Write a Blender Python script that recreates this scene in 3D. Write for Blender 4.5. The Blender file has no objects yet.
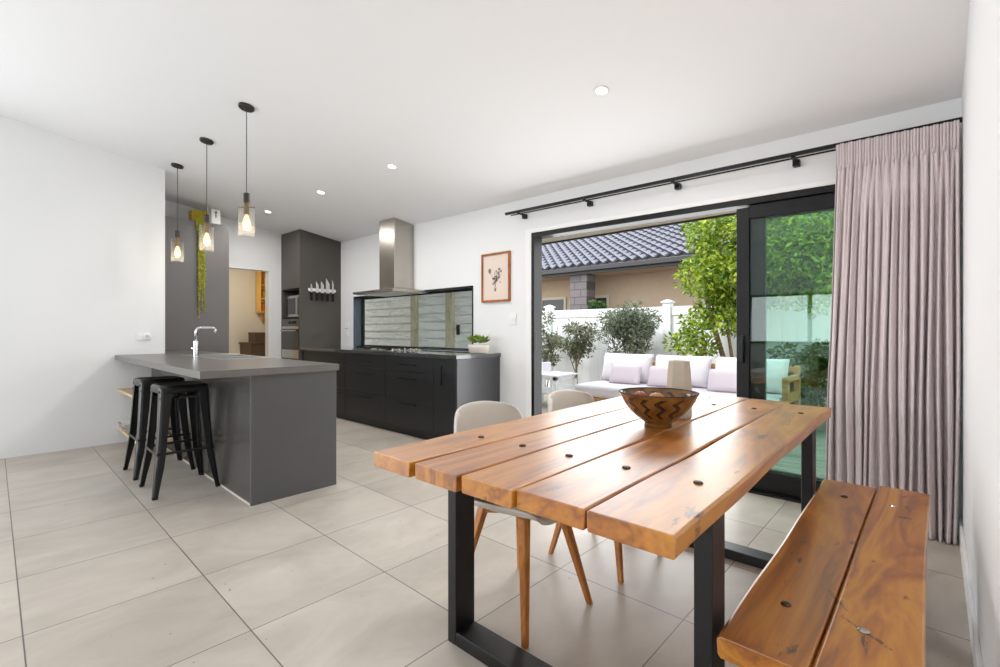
import bpy, bmesh, math, random
from mathutils import Vector, Matrix
random.seed(7)
PI = math.pi
S = bpy.context.scene
COL = S.collection

# ------------------------------------------------------------------ helpers
class MB:
    """collects shapes in one bmesh"""
    def __init__(self): self.bm = bmesh.new()
    def faces(self, vs, fs):
        v = [self.bm.verts.new(p) for p in vs]
        for f in fs:
            try: self.bm.faces.new([v[i] for i in f])
            except ValueError: pass
        return self
    def box(self, x0, x1, y0, y1, z0, z1):
        return self.faces([(x0,y0,z0),(x1,y0,z0),(x1,y1,z0),(x0,y1,z0),(x0,y0,z1),(x1,y0,z1),(x1,y1,z1),(x0,y1,z1)],
                          [(3,2,1,0),(4,5,6,7),(0,1,5,4),(1,2,6,5),(2,3,7,6),(3,0,4,7)])
    def hexa(self, b, t):
        """8 corner solid: bottom ring b, top ring t (counter-clockwise from above)"""
        return self.faces(list(b)+list(t), [(3,2,1,0),(4,5,6,7),(0,1,5,4),(1,2,6,5),(2,3,7,6),(3,0,4,7)])
    def prism(self, poly, axis, a0, a1):
        n = len(poly)
        def P(p, a):
            return {'x':(a,p[0],p[1]), 'y':(p[0],a,p[1]), 'z':(p[0],p[1],a)}[axis]
        vs = [P(p,a0) for p in poly]+[P(p,a1) for p in poly]
        fs = [tuple(range(n))[::-1], tuple(range(n,2*n))]+[(i,(i+1)%n,n+(i+1)%n,n+i) for i in range(n)]
        return self.faces(vs, fs)
    def lathe(self, prof, n=32, c=(0,0,0), a=1.0, b=1.0, caps=True, rot=0.0):
        vs=[]; fs=[]; m=len(prof)
        for r,z in prof:
            for k in range(n):
                t=2*PI*k/n+rot
                vs.append((c[0]+a*r*math.cos(t), c[1]+b*r*math.sin(t), c[2]+z))
        for i in range(m-1):
            for k in range(n):
                fs.append((i*n+k, i*n+(k+1)%n, (i+1)*n+(k+1)%n, (i+1)*n+k))
        if caps:
            fs.append(tuple(range(n))[::-1]); fs.append(tuple((m-1)*n+k for k in range(n)))
        return self.faces(vs, fs)
    def tube(self, pts, r, n=10):
        pts=[Vector(p) for p in pts]; rs = r if isinstance(r,(list,tuple)) else [r]*len(pts)
        vs=[]; fs=[]; m=len(pts)
        t=(pts[1]-pts[0]).normalized()
        u=t.orthogonal().normalized()
        for i,p in enumerate(pts):
            if i==0: d=pts[1]-pts[0]
            elif i==m-1: d=pts[-1]-pts[-2]
            else: d=(pts[i+1]-pts[i]).normalized()+(pts[i]-pts[i-1]).normalized()
            d.normalize()
            u=(u-d*u.dot(d)).normalized(); w=d.cross(u)
            for k in range(n):
                a=2*PI*k/n
                vs.append(p+(u*math.cos(a)+w*math.sin(a))*rs[i])
        for i in range(m-1):
            for k in range(n):
                fs.append((i*n+k, i*n+(k+1)%n, (i+1)*n+(k+1)%n, (i+1)*n+k))
        fs.append(tuple(range(n))[::-1]); fs.append(tuple((m-1)*n+k for k in range(n)))
        return self.faces(vs, fs)
    def grid(self, P, nu, nv):
        vs=[P(i/nu, j/nv) for j in range(nv+1) for i in range(nu+1)]
        fs=[(j*(nu+1)+i, j*(nu+1)+i+1, (j+1)*(nu+1)+i+1, (j+1)*(nu+1)+i) for j in range(nv) for i in range(nu)]
        return self.faces(vs, fs)

def obj(name, mb, mat, parent=None, bevel=0.0, smooth=False, sub=0, solid=0.0, world=True, segs=2):
    """link the collected shapes as ONE mesh object; world coords unless world=False (then local to parent)"""
    bm=mb.bm
    me=bpy.data.meshes.new(name)
    o=bpy.data.objects.new(name, me); COL.objects.link(o)
    xs=[v.co for v in bm.verts]
    if parent is not None:
        if world:
            bmesh.ops.translate(bm, verts=bm.verts, vec=-world_loc(parent))
        o.parent=parent
    else:
        lo=Vector((min(v.x for v in xs),min(v.y for v in xs),min(v.z for v in xs)))
        hi=Vector((max(v.x for v in xs),max(v.y for v in xs),max(v.z for v in xs)))
        c=Vector(((lo.x+hi.x)/2,(lo.y+hi.y)/2,lo.z))
        bmesh.ops.translate(bm, verts=bm.verts, vec=-c); o.location=c
    bmesh.ops.recalc_face_normals(bm, faces=bm.faces)
    bm.to_mesh(me); bm.free()
    me.materials.append(mat)
    if smooth:
        for p in me.polygons: p.use_smooth=True
    if solid:
        m=o.modifiers.new('solid','SOLIDIFY'); m.thickness=solid; m.offset=0
    if sub:
        m=o.modifiers.new('sub','SUBSURF'); m.levels=sub; m.render_levels=sub
    if bevel:
        m=o.modifiers.new('bevel','BEVEL'); m.width=bevel; m.segments=segs; m.limit_method='ANGLE'; m.angle_limit=math.radians(40)
        if smooth is False:
            for p in me.polygons: p.use_smooth=False
    return o
def world_loc(o):
    v=Vector((0,0,0))
    while o is not None: v+=o.location; o=o.parent
    return v
def tag(o, label=None, cat=None, group=None, kind=None):
    if label: o['label']=label
    if cat: o['category']=cat
    if group: o['group']=group
    if kind: o['kind']=kind
    return o
def thing(name, label, cat, loc=(0,0,0), rz=0.0, group=None, kind=None):
    o=bpy.data.objects.new(name,None); COL.objects.link(o)
    o.empty_display_size=.1
    o.location=loc; o.rotation_euler=(0,0,rz)
    return tag(o,label,cat,group,kind)
def copy_tree(o, parent=None):
    c=o.copy(); COL.objects.link(c); c.parent=parent
    for ch in list(o.children): copy_tree(ch,c)
    return c
def struct(name, mb, mat, **k): return tag(obj(name,mb,mat,**k), kind='structure')
def mesh_obj(name, vs, fs, mat, parent=None, smooth=False):
    me=bpy.data.meshes.new(name); 
    if parent is not None:
        w=world_loc(parent); vs=[(v[0]-w.x,v[1]-w.y,v[2]-w.z) for v in vs]
    me.from_pydata(vs,[],fs); me.update()
    o=bpy.data.objects.new(name,me); COL.objects.link(o); o.parent=parent
    me.materials.append(mat)
    if smooth:
        for p in me.polygons: p.use_smooth=True
    return o

# ------------------------------------------------------------------ materials
def srgb(r,g,b):
    f=lambda c:(c/255/12.92) if c/255<=.04045 else ((c/255+.055)/1.055)**2.4
    return (f(r),f(g),f(b),1)
def mat(name, col, rough=.5, metal=0.0, spec=.5, coat=0.0, noise=0.0, nscale=8.0, bump=0.0, bscale=60.0):
    m=bpy.data.materials.new(name); m.use_nodes=True
    nt=m.node_tree; b=nt.nodes['Principled BSDF']
    b.inputs['Base Color'].default_value=col
    b.inputs['Roughness'].default_value=rough; b.inputs['Metallic'].default_value=metal
    b.inputs['Specular IOR Level'].default_value=spec
    b.inputs['Coat Weight'].default_value=coat
    tc=nt.nodes.new('ShaderNodeTexCoord')
    if noise:
        n=nt.nodes.new('ShaderNodeTexNoise'); n.inputs['Scale'].default_value=nscale; n.inputs['Detail'].default_value=4
        nt.links.new(tc.outputs['Object'], n.inputs['Vector'])
        r=nt.nodes.new('ShaderNodeValToRGB')
        r.color_ramp.elements[0].position=.3; r.color_ramp.elements[1].position=.7
        r.color_ramp.elements[0].color=tuple(c*(1-noise) for c in col[:3])+(1,)
        r.color_ramp.elements[1].color=tuple(min(1,c*(1+noise)) for c in col[:3])+(1,)
        nt.links.new(n.outputs['Fac'], r.inputs['Fac']); nt.links.new(r.outputs['Color'], b.inputs['Base Color'])
    if bump:
        n2=nt.nodes.new('ShaderNodeTexNoise'); n2.inputs['Scale'].default_value=bscale; n2.inputs['Detail'].default_value=3
        nt.links.new(tc.outputs['Object'], n2.inputs['Vector'])
        bp=nt.nodes.new('ShaderNodeBump'); bp.inputs['Strength'].default_value=bump; bp.inputs['Distance'].default_value=.01
        nt.links.new(n2.outputs['Fac'], bp.inputs['Height']); nt.links.new(bp.outputs['Normal'], b.inputs['Normal'])
    return m
def emit(name,col,st):
    m=bpy.data.materials.new(name); m.use_nodes=True; nt=m.node_tree; nt.nodes.clear()
    e=nt.nodes.new('ShaderNodeEmission'); e.inputs['Color'].default_value=col; e.inputs['Strength'].default_value=st
    o=nt.nodes.new('ShaderNodeOutputMaterial'); nt.links.new(e.outputs[0],o.inputs[0]); return m
def glass(name, tint, ior=1.45, rough=0.0):
    m=bpy.data.materials.new(name); m.use_nodes=True; nt=m.node_tree; nt.nodes.clear()
    t=nt.nodes.new('ShaderNodeBsdfTransparent'); t.inputs[0].default_value=tint
    g=nt.nodes.new('ShaderNodeBsdfGlossy'); g.inputs['Roughness'].default_value=rough
    lw=nt.nodes.new('ShaderNodeLayerWeight'); lw.inputs['Blend'].default_value=.5
    pw=nt.nodes.new('ShaderNodeMath'); pw.operation='POWER'; pw.inputs[1].default_value=5.0
    f=nt.nodes.new('ShaderNodeMath'); f.operation='MULTIPLY_ADD'; f0=((ior-1)/(ior+1))**2; f.inputs[1].default_value=1-f0; f.inputs[2].default_value=f0
    nt.links.new(lw.outputs['Facing'],pw.inputs[0]); nt.links.new(pw.outputs[0],f.inputs[0])
    mx=nt.nodes.new('ShaderNodeMixShader'); o=nt.nodes.new('ShaderNodeOutputMaterial')
    nt.links.new(f.outputs[0],mx.inputs[0]); nt.links.new(t.outputs[0],mx.inputs[1]); nt.links.new(g.outputs[0],mx.inputs[2])
    nt.links.new(mx.outputs[0],o.inputs[0]); return m
def wood(name, c_dark, c_mid, c_light, axis='Y', rough=.35, scale=1.0, coat=.0, cracks=False, knots=()):
    m=bpy.data.materials.new(name); m.use_nodes=True; nt=m.node_tree; b=nt.nodes['Principled BSDF']
    L=nt.links.new; N=nt.nodes.new
    tc=N('ShaderNodeTexCoord'); oi=N('ShaderNodeObjectInfo')
    mul=N('ShaderNodeMath'); mul.operation='MULTIPLY'; mul.inputs[1].default_value=37.0
    L(oi.outputs['Random'],mul.inputs[0])
    cmb=N('ShaderNodeCombineXYZ'); L(mul.outputs[0],cmb.inputs[0]); L(mul.outputs[0],cmb.inputs[1])
    add=N('ShaderNodeVectorMath'); add.operation='ADD'; L(tc.outputs['Object'],add.inputs[0]); L(cmb.outputs[0],add.inputs[1])
    mp=N('ShaderNodeMapping'); s={'X':(.18,1,1),'Y':(1,.18,1),'Z':(1,1,.18)}[axis]
    mp.inputs['Scale'].default_value=tuple(v*scale for v in s); L(add.outputs[0],mp.inputs[0])
    # large figure
    n1=N('ShaderNodeTexNoise'); n1.inputs['Scale'].default_value=4.5; n1.inputs['Detail'].default_value=5; n1.inputs['Distortion'].default_value=1.6
    L(mp.outputs[0],n1.inputs['Vector'])
    # rings
    ml=N('ShaderNodeMath'); ml.operation='MULTIPLY'; ml.inputs[1].default_value=9.0; L(n1.outputs['Fac'],ml.inputs[0])
    fr=N('ShaderNodeMath'); fr.operation='PINGPONG'; fr.inputs[1].default_value=1.0; L(ml.outputs[0],fr.inputs[0])
    # fine fibre
    mp2=N('ShaderNodeMapping'); s2={'X':(.06,1,1),'Y':(1,.06,1),'Z':(1,1,.06)}[axis]; mp2.inputs['Scale'].default_value=tuple(v*scale for v in s2)
    L(add.outputs[0],mp2.inputs[0])
    n2=N('ShaderNodeTexNoise'); n2.inputs['Scale'].default_value=70; n2.inputs['Detail'].default_value=4; L(mp2.outputs[0],n2.inputs['Vector'])
    mixf=N('ShaderNodeMath'); mixf.operation='MULTIPLY_ADD'; mixf.inputs[1].default_value=.35; L(fr.outputs[0],mixf.inputs[0])
    m3=N('ShaderNodeMath'); m3.operation='MULTIPLY_ADD'; m3.inputs[1].default_value=.35; m3.inputs[2].default_value=0.0; L(n2.outputs['Fac'],m3.inputs[0])
    m4=N('ShaderNodeMath'); m4.operation='MULTIPLY_ADD'; m4.inputs[1].default_value=.45; L(n1.outputs['Fac'],m4.inputs[0]); L(m3.outputs[0],m4.inputs[2])
    L(m4.outputs[0],mixf.inputs[2])
    r=N('ShaderNodeValToRGB'); e=r.color_ramp.elements
    e[0].position=.28; e[0].color=c_dark; e[1].position=.85; e[1].color=c_light
    k=e.new(.52); k.color=c_mid
    L(mixf.outputs[0],r.inputs['Fac'])
    out=r.outputs['Color']
    if cracks:
        mp3=N('ShaderNodeMapping'); mp3.inputs['Scale'].default_value=(5.5,1.6,5.5); L(add.outputs[0],mp3.inputs[0])
        n5=N('ShaderNodeTexNoise'); n5.inputs['Scale'].default_value=1.4; n5.inputs['Detail'].default_value=6; n5.inputs['Roughness'].default_value=.7; n5.inputs['Distortion'].default_value=2.0; L(mp3.outputs[0],n5.inputs['Vector'])
        ra=N('ShaderNodeValToRGB'); ea=ra.color_ramp.elements
        ea[0].position=.315; ea[0].color=(1,1,1,1); ea[1].position=.36; ea[1].color=(0,0,0,1); L(n5.outputs['Fac'],ra.inputs['Fac'])
        mx=N('ShaderNodeMix'); mx.data_type='RGBA'; L(ra.outputs['Color'],mx.inputs['Factor']); L(out,mx.inputs['A'])
        mx.inputs['B'].default_value=tuple(c*.35 for c in c_dark[:3])+(1,)
        out=mx.outputs['Result']
    if knots:
        hn=N('ShaderNodeTexNoise'); hn.inputs['Scale'].default_value=46; hn.inputs['Detail'].default_value=5; hn.inputs['Roughness'].default_value=.7
        mpk=N('ShaderNodeMapping'); mpk.inputs['Scale'].default_value=(1.4,.5,1); L(tc.outputs['Object'],mpk.inputs[0]); L(mpk.outputs[0],hn.inputs['Vector'])
        prev=None
        for (kx,ky,rx,ry,ang) in knots:
            mk=N('ShaderNodeMapping'); mk.vector_type='TEXTURE'; mk.inputs['Location'].default_value=(kx,ky,0); mk.inputs['Rotation'].default_value=(0,0,ang); mk.inputs['Scale'].default_value=(rx,ry,1.0)
            L(tc.outputs['Object'],mk.inputs[0])
            fl=N('ShaderNodeVectorMath'); fl.operation='MULTIPLY'; fl.inputs[1].default_value=(1,1,0); L(mk.outputs[0],fl.inputs[0])
            ln=N('ShaderNodeVectorMath'); ln.operation='LENGTH'; L(fl.outputs[0],ln.inputs[0])
            a_=N('ShaderNodeMath'); a_.operation='MULTIPLY_ADD'; a_.inputs[1].default_value=2.6; a_.inputs[2].default_value=-.75; L(hn.outputs['Fac'],a_.inputs[0])
            d_=N('ShaderNodeMath'); d_.operation='SUBTRACT'; L(a_.outputs[0],d_.inputs[0]); L(ln.outputs['Value'],d_.inputs[1])
            if prev is None: prev=d_
            else:
                q=N('ShaderNodeMath'); q.operation='MAXIMUM'; L(prev.outputs[0],q.inputs[0]); L(d_.outputs[0],q.inputs[1]); prev=q
        mr=N('ShaderNodeMapRange'); mr.inputs['From Min'].default_value=-.05; mr.inputs['From Max'].default_value=.25; mr.inputs['To Max'].default_value=.85; L(prev.outputs[0],mr.inputs['Value'])
        mx2=N('ShaderNodeMix'); mx2.data_type='RGBA'; L(mr.outputs[0],mx2.inputs['Factor']); L(out,mx2.inputs['A'])
        mx2.inputs['B'].default_value=tuple(c*.16 for c in c_dark[:3])+(1,)
        out=mx2.outputs['Result']
    L(out,b.inputs['Base Color'])
    rr=N('ShaderNodeMath'); rr.operation='MULTIPLY_ADD'; rr.inputs[1].default_value=.25; rr.inputs[2].default_value=rough-.1
    L(n1.outputs['Fac'],rr.inputs[0]); L(rr.outputs[0],b.inputs['Roughness'])
    b.inputs['Coat Weight'].default_value=coat; b.inputs['Coat Roughness'].default_value=.33; b.inputs['Coat IOR'].default_value=1.65
    bp=N('ShaderNodeBump'); bp.inputs['Strength'].default_value=.25; bp.inputs['Distance'].default_value=.004
    L(mixf.outputs[0],bp.inputs['Height']); L(bp.outputs['Normal'],b.inputs['Normal'])
    return m
def floor_tiles(name):
    m=bpy.data.materials.new(name); m.use_nodes=True; nt=m.node_tree; b=nt.nodes['Principled BSDF']
    L=nt.links.new; N=nt.nodes.new
    g=N('ShaderNodeNewGeometry'); sep=N('ShaderNodeSeparateXYZ'); L(g.outputs['Position'],sep.inputs[0])
    P=.602
    masks=[]; ids=[]
    for ax,off in (('X',-1.945),('Y',.682)):
        a=N('ShaderNodeMath'); a.operation='SUBTRACT'; a.inputs[1].default_value=off; L(sep.outputs[ax],a.inputs[0])
        d=N('ShaderNodeMath'); d.operation='DIVIDE'; d.inputs[1].default_value=P; L(a.outputs[0],d.inputs[0])
        fl=N('ShaderNodeMath'); fl.operation='FLOOR'; L(d.outputs[0],fl.inputs[0]); ids.append(fl)
        rd=N('ShaderNodeMath'); rd.operation='ROUND'; L(d.outputs[0],rd.inputs[0])
        df=N('ShaderNodeMath'); df.operation='SUBTRACT'; L(d.outputs[0],df.inputs[0]); L(rd.outputs[0],df.inputs[1])
        ab=N('ShaderNodeMath'); ab.operation='ABSOLUTE'; L(df.outputs[0],ab.inputs[0])
        lt=N('ShaderNodeMath'); lt.operation='LESS_THAN'; lt.inputs[1].default_value=.0021/P if ax=='X' else .0024/P; L(ab.outputs[0],lt.inputs[0]); masks.append(lt)
    mx=N('ShaderNodeMath'); mx.operation='MAXIMUM'; L(masks[0].outputs[0],mx.inputs[0]); L(masks[1].outputs[0],mx.inputs[1])
    c=N('ShaderNodeCombineXYZ'); L(ids[0].outputs[0],c.inputs[0]); L(ids[1].outputs[0],c.inputs[1])
    wn=N('ShaderNodeTexWhiteNoise'); L(c.outputs[0],wn.inputs['Vector'])
    off=N('ShaderNodeVectorMath'); off.operation='MULTIPLY_ADD'; off.inputs[1].default_value=(13,13,13); L(wn.outputs['Color'],off.inputs[0]); L(g.outputs['Position'],off.inputs[2])
    mp=N('ShaderNodeMapping'); mp.inputs['Scale'].default_value=(1.0,.55,1); L(off.outputs[0],mp.inputs[0])
    n=N('ShaderNodeTexNoise'); n.inputs['Scale'].default_value=3.2; n.inputs['Detail'].default_value=7; n.inputs['Roughness'].default_value=.62; n.inputs['Distortion'].default_value=.6; L(mp.outputs[0],n.inputs['Vector'])
    r=N('ShaderNodeValToRGB'); e=r.color_ramp.elements
    e[0].position=.28; e[0].color=srgb(175,166,155); e[1].position=.72; e[1].color=srgb(204,196,185); L(n.outputs['Fac'],r.inputs['Fac'])
    # little dark specks
    v=N('ShaderNodeTexNoise'); v.inputs['Scale'].default_value=38; v.inputs['Detail'].default_value=1; L(off.outputs[0],v.inputs['Vector'])
    vr=N('ShaderNodeMath'); vr.operation='GREATER_THAN'; vr.inputs[1].default_value=.80; L(v.outputs['Fac'],vr.inputs[0])
    m0=N('ShaderNodeMix'); m0.data_type='RGBA'; m0.inputs['B'].default_value=srgb(150,141,131); L(vr.outputs[0],m0.inputs['Factor']); L(r.outputs['Color'],m0.inputs['A'])
    hv=N('ShaderNodeHueSaturation'); 
    vv=N('ShaderNodeMath'); vv.operation='MULTIPLY_ADD'; vv.inputs[1].default_value=.07; vv.inputs[2].default_value=.965; L(wn.outputs['Value'],vv.inputs[0]); L(vv.outputs[0],hv.inputs['Value']); L(m0.outputs['Result'],hv.inputs['Color'])
    m1=N('ShaderNodeMix'); m1.data_type='RGBA'; m1.inputs['B'].default_value=srgb(98,92,86); L(mx.outputs[0],m1.inputs['Factor']); L(hv.outputs['Color'],m1.inputs['A'])
    L(m1.outputs['Result'],b.inputs['Base Color'])
    rr=N('ShaderNodeMath'); rr.operation='MULTIPLY_ADD'; rr.inputs[1].default_value=.2; rr.inputs[2].default_value=.30; L(n.outputs['Fac'],rr.inputs[0]); L(rr.outputs[0],b.inputs['Roughness'])
    b.inputs['Specular IOR Level'].default_value=.45
    return m
def leafmat(name, c1, c2, c3):
    m=bpy.data.materials.new(name); m.use_nodes=True; nt=m.node_tree; b=nt.nodes['Principled BSDF']
    g=nt.nodes.new('ShaderNodeNewGeometry'); r=nt.nodes.new('ShaderNodeValToRGB'); e=r.color_ramp.elements
    e[0].color=c1; e[1].color=c3; k=e.new(.5); k.color=c2
    nt.links.new(g.outputs['Random Per Island'],r.inputs['Fac']); nt.links.new(r.outputs['Color'],b.inputs['Base Color'])
    b.inputs['Roughness'].default_value=.45
    t=nt.nodes.new('ShaderNodeBsdfTranslucent'); nt.links.new(r.outputs['Color'],t.inputs['Color'])
    mx=nt.nodes.new('ShaderNodeMixShader'); mx.inputs[0].default_value=.35
    o=nt.nodes['Material Output']
    nt.links.new(b.outputs[0],mx.inputs[1]); nt.links.new(t.outputs[0],mx.inputs[2]); nt.links.new(mx.outputs[0],o.inputs[0])
    return m

TK=[(0.504, -0.913, 0.03, 0.06, 0.3), (0.49, -0.978, 0.012, 0.05, 0.2), (0.425, 0.023, 0.03, 0.1, 0.15), (0.182, -0.977, 0.02, 0.05, 0), (0.484, -0.522, 0.012, 0.03, 0)]
BK=[(-0.014, 0.056, 0.016, 0.03, 0), (-0.041, -0.693, 0.018, 0.06, -0.3), (0.002, -0.384, 0.012, 0.09, 0.5), (0.069, -0.502, 0.012, 0.1, 0.9), (0.107, 0.454, 0.05, 0.018, 0.15), (-0.117, -0.199, 0.01, 0.05, 0)]
M=dict(
 wall=mat('wall_paint',srgb(238,239,240),.85,spec=.2),
 ceil=mat('ceiling_paint',srgb(243,244,246),.9,spec=.2),
 cream=mat('cream_paint',srgb(226,218,203),.85,spec=.2),
 trim=mat('white_trim',srgb(244,244,243),.45),
 black=mat('black_aluminium',srgb(20,20,22),.45,spec=.3),
 reveal=mat('liner_sky_reflection',srgb(84,94,110),.25),  # blue-grey paints in the sky's reflection on a black liner
 iron=mat('black_steel',srgb(18,17,18),.45,noise=.25,nscale=14,bump=.08,bscale=40),
 stool=mat('gunmetal_black',srgb(26,26,27),.3,metal=.2),
 isl=mat('grey_laminate',srgb(82,81,82),.33,noise=.04,nscale=3),
 islback=mat('grey_laminate_gloss',srgb(72,69,67),.24),
 islside=mat('dark_grey_laminate',srgb(106,103,102),.3),
 top=mat('worktop_grey',srgb(104,100,97),.3,noise=.07,nscale=25),
 topd=mat('worktop_charcoal',srgb(62,63,66),.22,noise=.06,nscale=25,coat=1.0,spec=.8),
 cab=mat('cabinet_black',srgb(38,39,41),.4),
 cabend=mat('cabinet_end',srgb(72,73,77),.32),
 tower=mat('tower_laminate',srgb(82,77,72),.4,noise=.03,nscale=2),
 gap=mat('dark_recess',srgb(18,18,18),.7),
 handle=mat('handle_black',srgb(20,20,21),.3,metal=.5),
 steel=mat('brushed_steel',srgb(186,180,172),.27,metal=1.0,noise=.05,nscale=3),
 chrome=mat('chrome',srgb(225,226,228),.08,metal=1.0),
 sink=mat('sink_steel',srgb(196,197,197),.3,metal=1.0),
 white=mat('white_plastic',srgb(240,240,238),.35),
 shell=mat('chair_shell',srgb(216,209,199),.42),
 pad=mat('chair_cushion',srgb(205,200,194),.7),
 table=wood('table_wood',srgb(124,64,2),srgb(176,102,4),srgb(206,136,24),'Y',.42,1.0,1.0,cracks=True,knots=TK),
 bench=wood('bench_wood',srgb(116,60,2),srgb(168,98,6),srgb(200,136,30),'Y',.32,1.0,.6,cracks=True,knots=BK),
 beech=wood('beech_legs',srgb(158,92,32),srgb(186,116,48),srgb(204,140,70),'Z',.4,2.0),
 shelfw=wood('pale_shelf_wood',srgb(196,170,132),srgb(216,192,156),srgb(226,206,174),'X',.5,2.0),
 picw=wood('frame_wood',srgb(124,64,18),srgb(164,92,32),srgb(184,112,48),'Z',.35,3.0),
 bolt=mat('bolt_steel',srgb(78,66,52),.35,metal=.9,noise=.3,nscale=60),
 vase=mat('vase_clay',srgb(190,178,160),.7,noise=.04,nscale=30),
 bulb=emit('bulb_glow',(1.0,.68,.34,1),2.6),
 brass=mat('aged_brass',srgb(120,98,66),.4,metal=.8),
 bronze=mat('dark_bronze',srgb(56,52,47),.4,metal=.3),
 lamp=emit('downlight_glow',(1,.96,.88,1),14.0),
 clear=glass('clear_glass',(.97,.97,.96,1),1.4),
 pane=glass('window_pane',(.96,.98,.97,1),1.42),
 tint=glass('door_glass',(.80,.92,.88,1),1.5),
 knife=mat('knife_blade',srgb(215,215,213),.2,metal=.9),
 oven=mat('oven_glass',srgb(34,32,31),.12),
 fabric=mat('outdoor_cushion',srgb(222,215,217),.9,spec=.1,bump=.15,bscale=12),
 pink=mat('outdoor_pillow',srgb(220,205,209),.9,spec=.1,bump=.15,bscale=14),
 teak=wood('sofa_wood',srgb(150,104,58),srgb(180,132,80),srgb(198,154,102),'X',.55,1.5),
 deck=wood('deck_boards',srgb(136,127,114),srgb(166,156,141),srgb(186,177,163),'X',.7,1.2),
 fence=mat('white_fence',srgb(240,241,241),.7),
 board=wood('weathered_fence',srgb(198,199,197),srgb(226,228,226),srgb(238,240,240),'X',.8,1.6),
 post=wood('treated_post',srgb(150,144,120),srgb(182,176,152),srgb(198,192,170),'Z',.8,1.6),
 brickp=mat('soffit',srgb(196,188,172),.8),
 nwall=mat('neighbour_plaster',srgb(186,166,142),.9,noise=.03),
 gutter=mat('gutter_dark',srgb(50,48,50),.4),
 glassd=mat('dark_window',srgb(58,62,64),.1),
 bark=mat('bark',srgb(132,108,82),.9,noise=.3,nscale=20),
 dkbark=mat('dark_bark',srgb(84,70,54),.9,noise=.3,nscale=20),
 soil=mat('garden_mulch',srgb(84,66,50),.95,noise=.4,nscale=15,bump=.5,bscale=30),
 yellow=mat('yellow_pot',srgb(196,158,40),.55,noise=.06),
 orange=mat('orange_jar',srgb(214,120,36),.4),
 brown=mat('brown_cupboard',srgb(88,66,48),.55,noise=.05),
 yshelf=mat('honey_shelf',srgb(236,184,92),.5),
 terracotta=mat('terracotta',srgb(170,80,48),.8),
)
def seeded(m):
    nt=m.node_tree; o=[n for n in nt.nodes if n.type=='OUTPUT_MATERIAL'][0]; src=o.inputs[0].links[0].from_socket
    t=nt.nodes.new('ShaderNodeBsdfTranslucent'); t.inputs[0].default_value=(1,.95,.86,1)
    mx=nt.nodes.new('ShaderNodeMixShader'); mx.inputs[0].default_value=.05
    nt.links.new(src,mx.inputs[1]); nt.links.new(t.outputs[0],mx.inputs[2]); nt.links.new(mx.outputs[0],o.inputs[0])
seeded(M['clear'])
M['leaf']=leafmat('tree_leaves',srgb(70,104,28),srgb(122,150,42),srgb(188,198,64))
M['olive']=leafmat('olive_leaves',srgb(74,84,62),srgb(112,122,96),srgb(160,166,142))
M['grey']=leafmat('sparse_leaves',srgb(76,82,58),srgb(116,118,90),srgb(156,156,126))
M['shrub']=leafmat('shrub_leaves',srgb(34,62,30),srgb(58,92,42),srgb(106,134,60))
M['succ']=leafmat('succulent_leaves',srgb(112,138,54),srgb(150,176,80),srgb(190,206,120))
M['vine']=leafmat('vine_leaves',srgb(146,148,30),srgb(180,178,44),srgb(200,196,74))
# curtain cloth (a bit translucent, woven)
def cloth():
    m=mat('curtain_linen',srgb(206,194,194),.95,spec=.05); nt=m.node_tree; b=nt.nodes['Principled BSDF']
    tc=nt.nodes.new('ShaderNodeTexCoord'); mp=nt.nodes.new('ShaderNodeMapping'); mp.inputs['Scale'].default_value=(60,60,14)
    nt.links.new(tc.outputs['Object'],mp.inputs[0]); n=nt.nodes.new('ShaderNodeTexNoise'); n.inputs['Scale'].default_value=3; nt.links.new(mp.outputs[0],n.inputs['Vector'])
    r=nt.nodes.new('ShaderNodeValToRGB'); e=r.color_ramp.elements; e[0].position=.3; e[0].color=srgb(232,222,223); e[1].position=.7; e[1].color=srgb(237,227,228)
    nt.links.new(n.outputs['Fac'],r.inputs[0]); nt.links.new(r.outputs[0],b.inputs['Base Color'])
    t=nt.nodes.new('ShaderNodeBsdfTranslucent'); nt.links.new(r.outputs[0],t.inputs[0])
    mx=nt.nodes.new('ShaderNodeMixShader'); mx.inputs[0].default_value=.12
    nt.links.new(b.outputs[0],mx.inputs[1]); nt.links.new(t.outputs[0],mx.inputs[2]); nt.links.new(mx.outputs[0],nt.nodes['Material Output'].inputs[0])
    return m
M['curtain']=cloth()
# roof tiles
M['roof']=mat('roof_tiles',srgb(120,118,126),.5,noise=.12,nscale=4,spec=.35)
# neighbour's stone pillar: block courses
def blockmat():
    m=mat('stone_blocks',srgb(120,116,116),.9); nt=m.node_tree; b=nt.nodes['Principled BSDF']
    tc=nt.nodes.new('ShaderNodeTexCoord'); mp=nt.nodes.new('ShaderNodeMapping'); mp.inputs['Rotation'].default_value=(PI/2,0,0)
    br=nt.nodes.new('ShaderNodeTexBrick'); br.inputs['Scale'].default_value=1.0; br.inputs['Brick Width'].default_value=.36; br.inputs['Row Height'].default_value=.19; br.inputs['Mortar Size'].default_value=.012
    br.inputs['Color1'].default_value=srgb(98,92,92); br.inputs['Color2'].default_value=srgb(118,112,112); br.inputs['Mortar'].default_value=srgb(84,80,80)
    nt.links.new(tc.outputs['Object'],mp.inputs[0]); nt.links.new(mp.outputs[0],br.inputs['Vector']); nt.links.new(br.outputs['Color'],b.inputs['Base Color'])
    return m
M['block']=blockmat()
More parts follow.
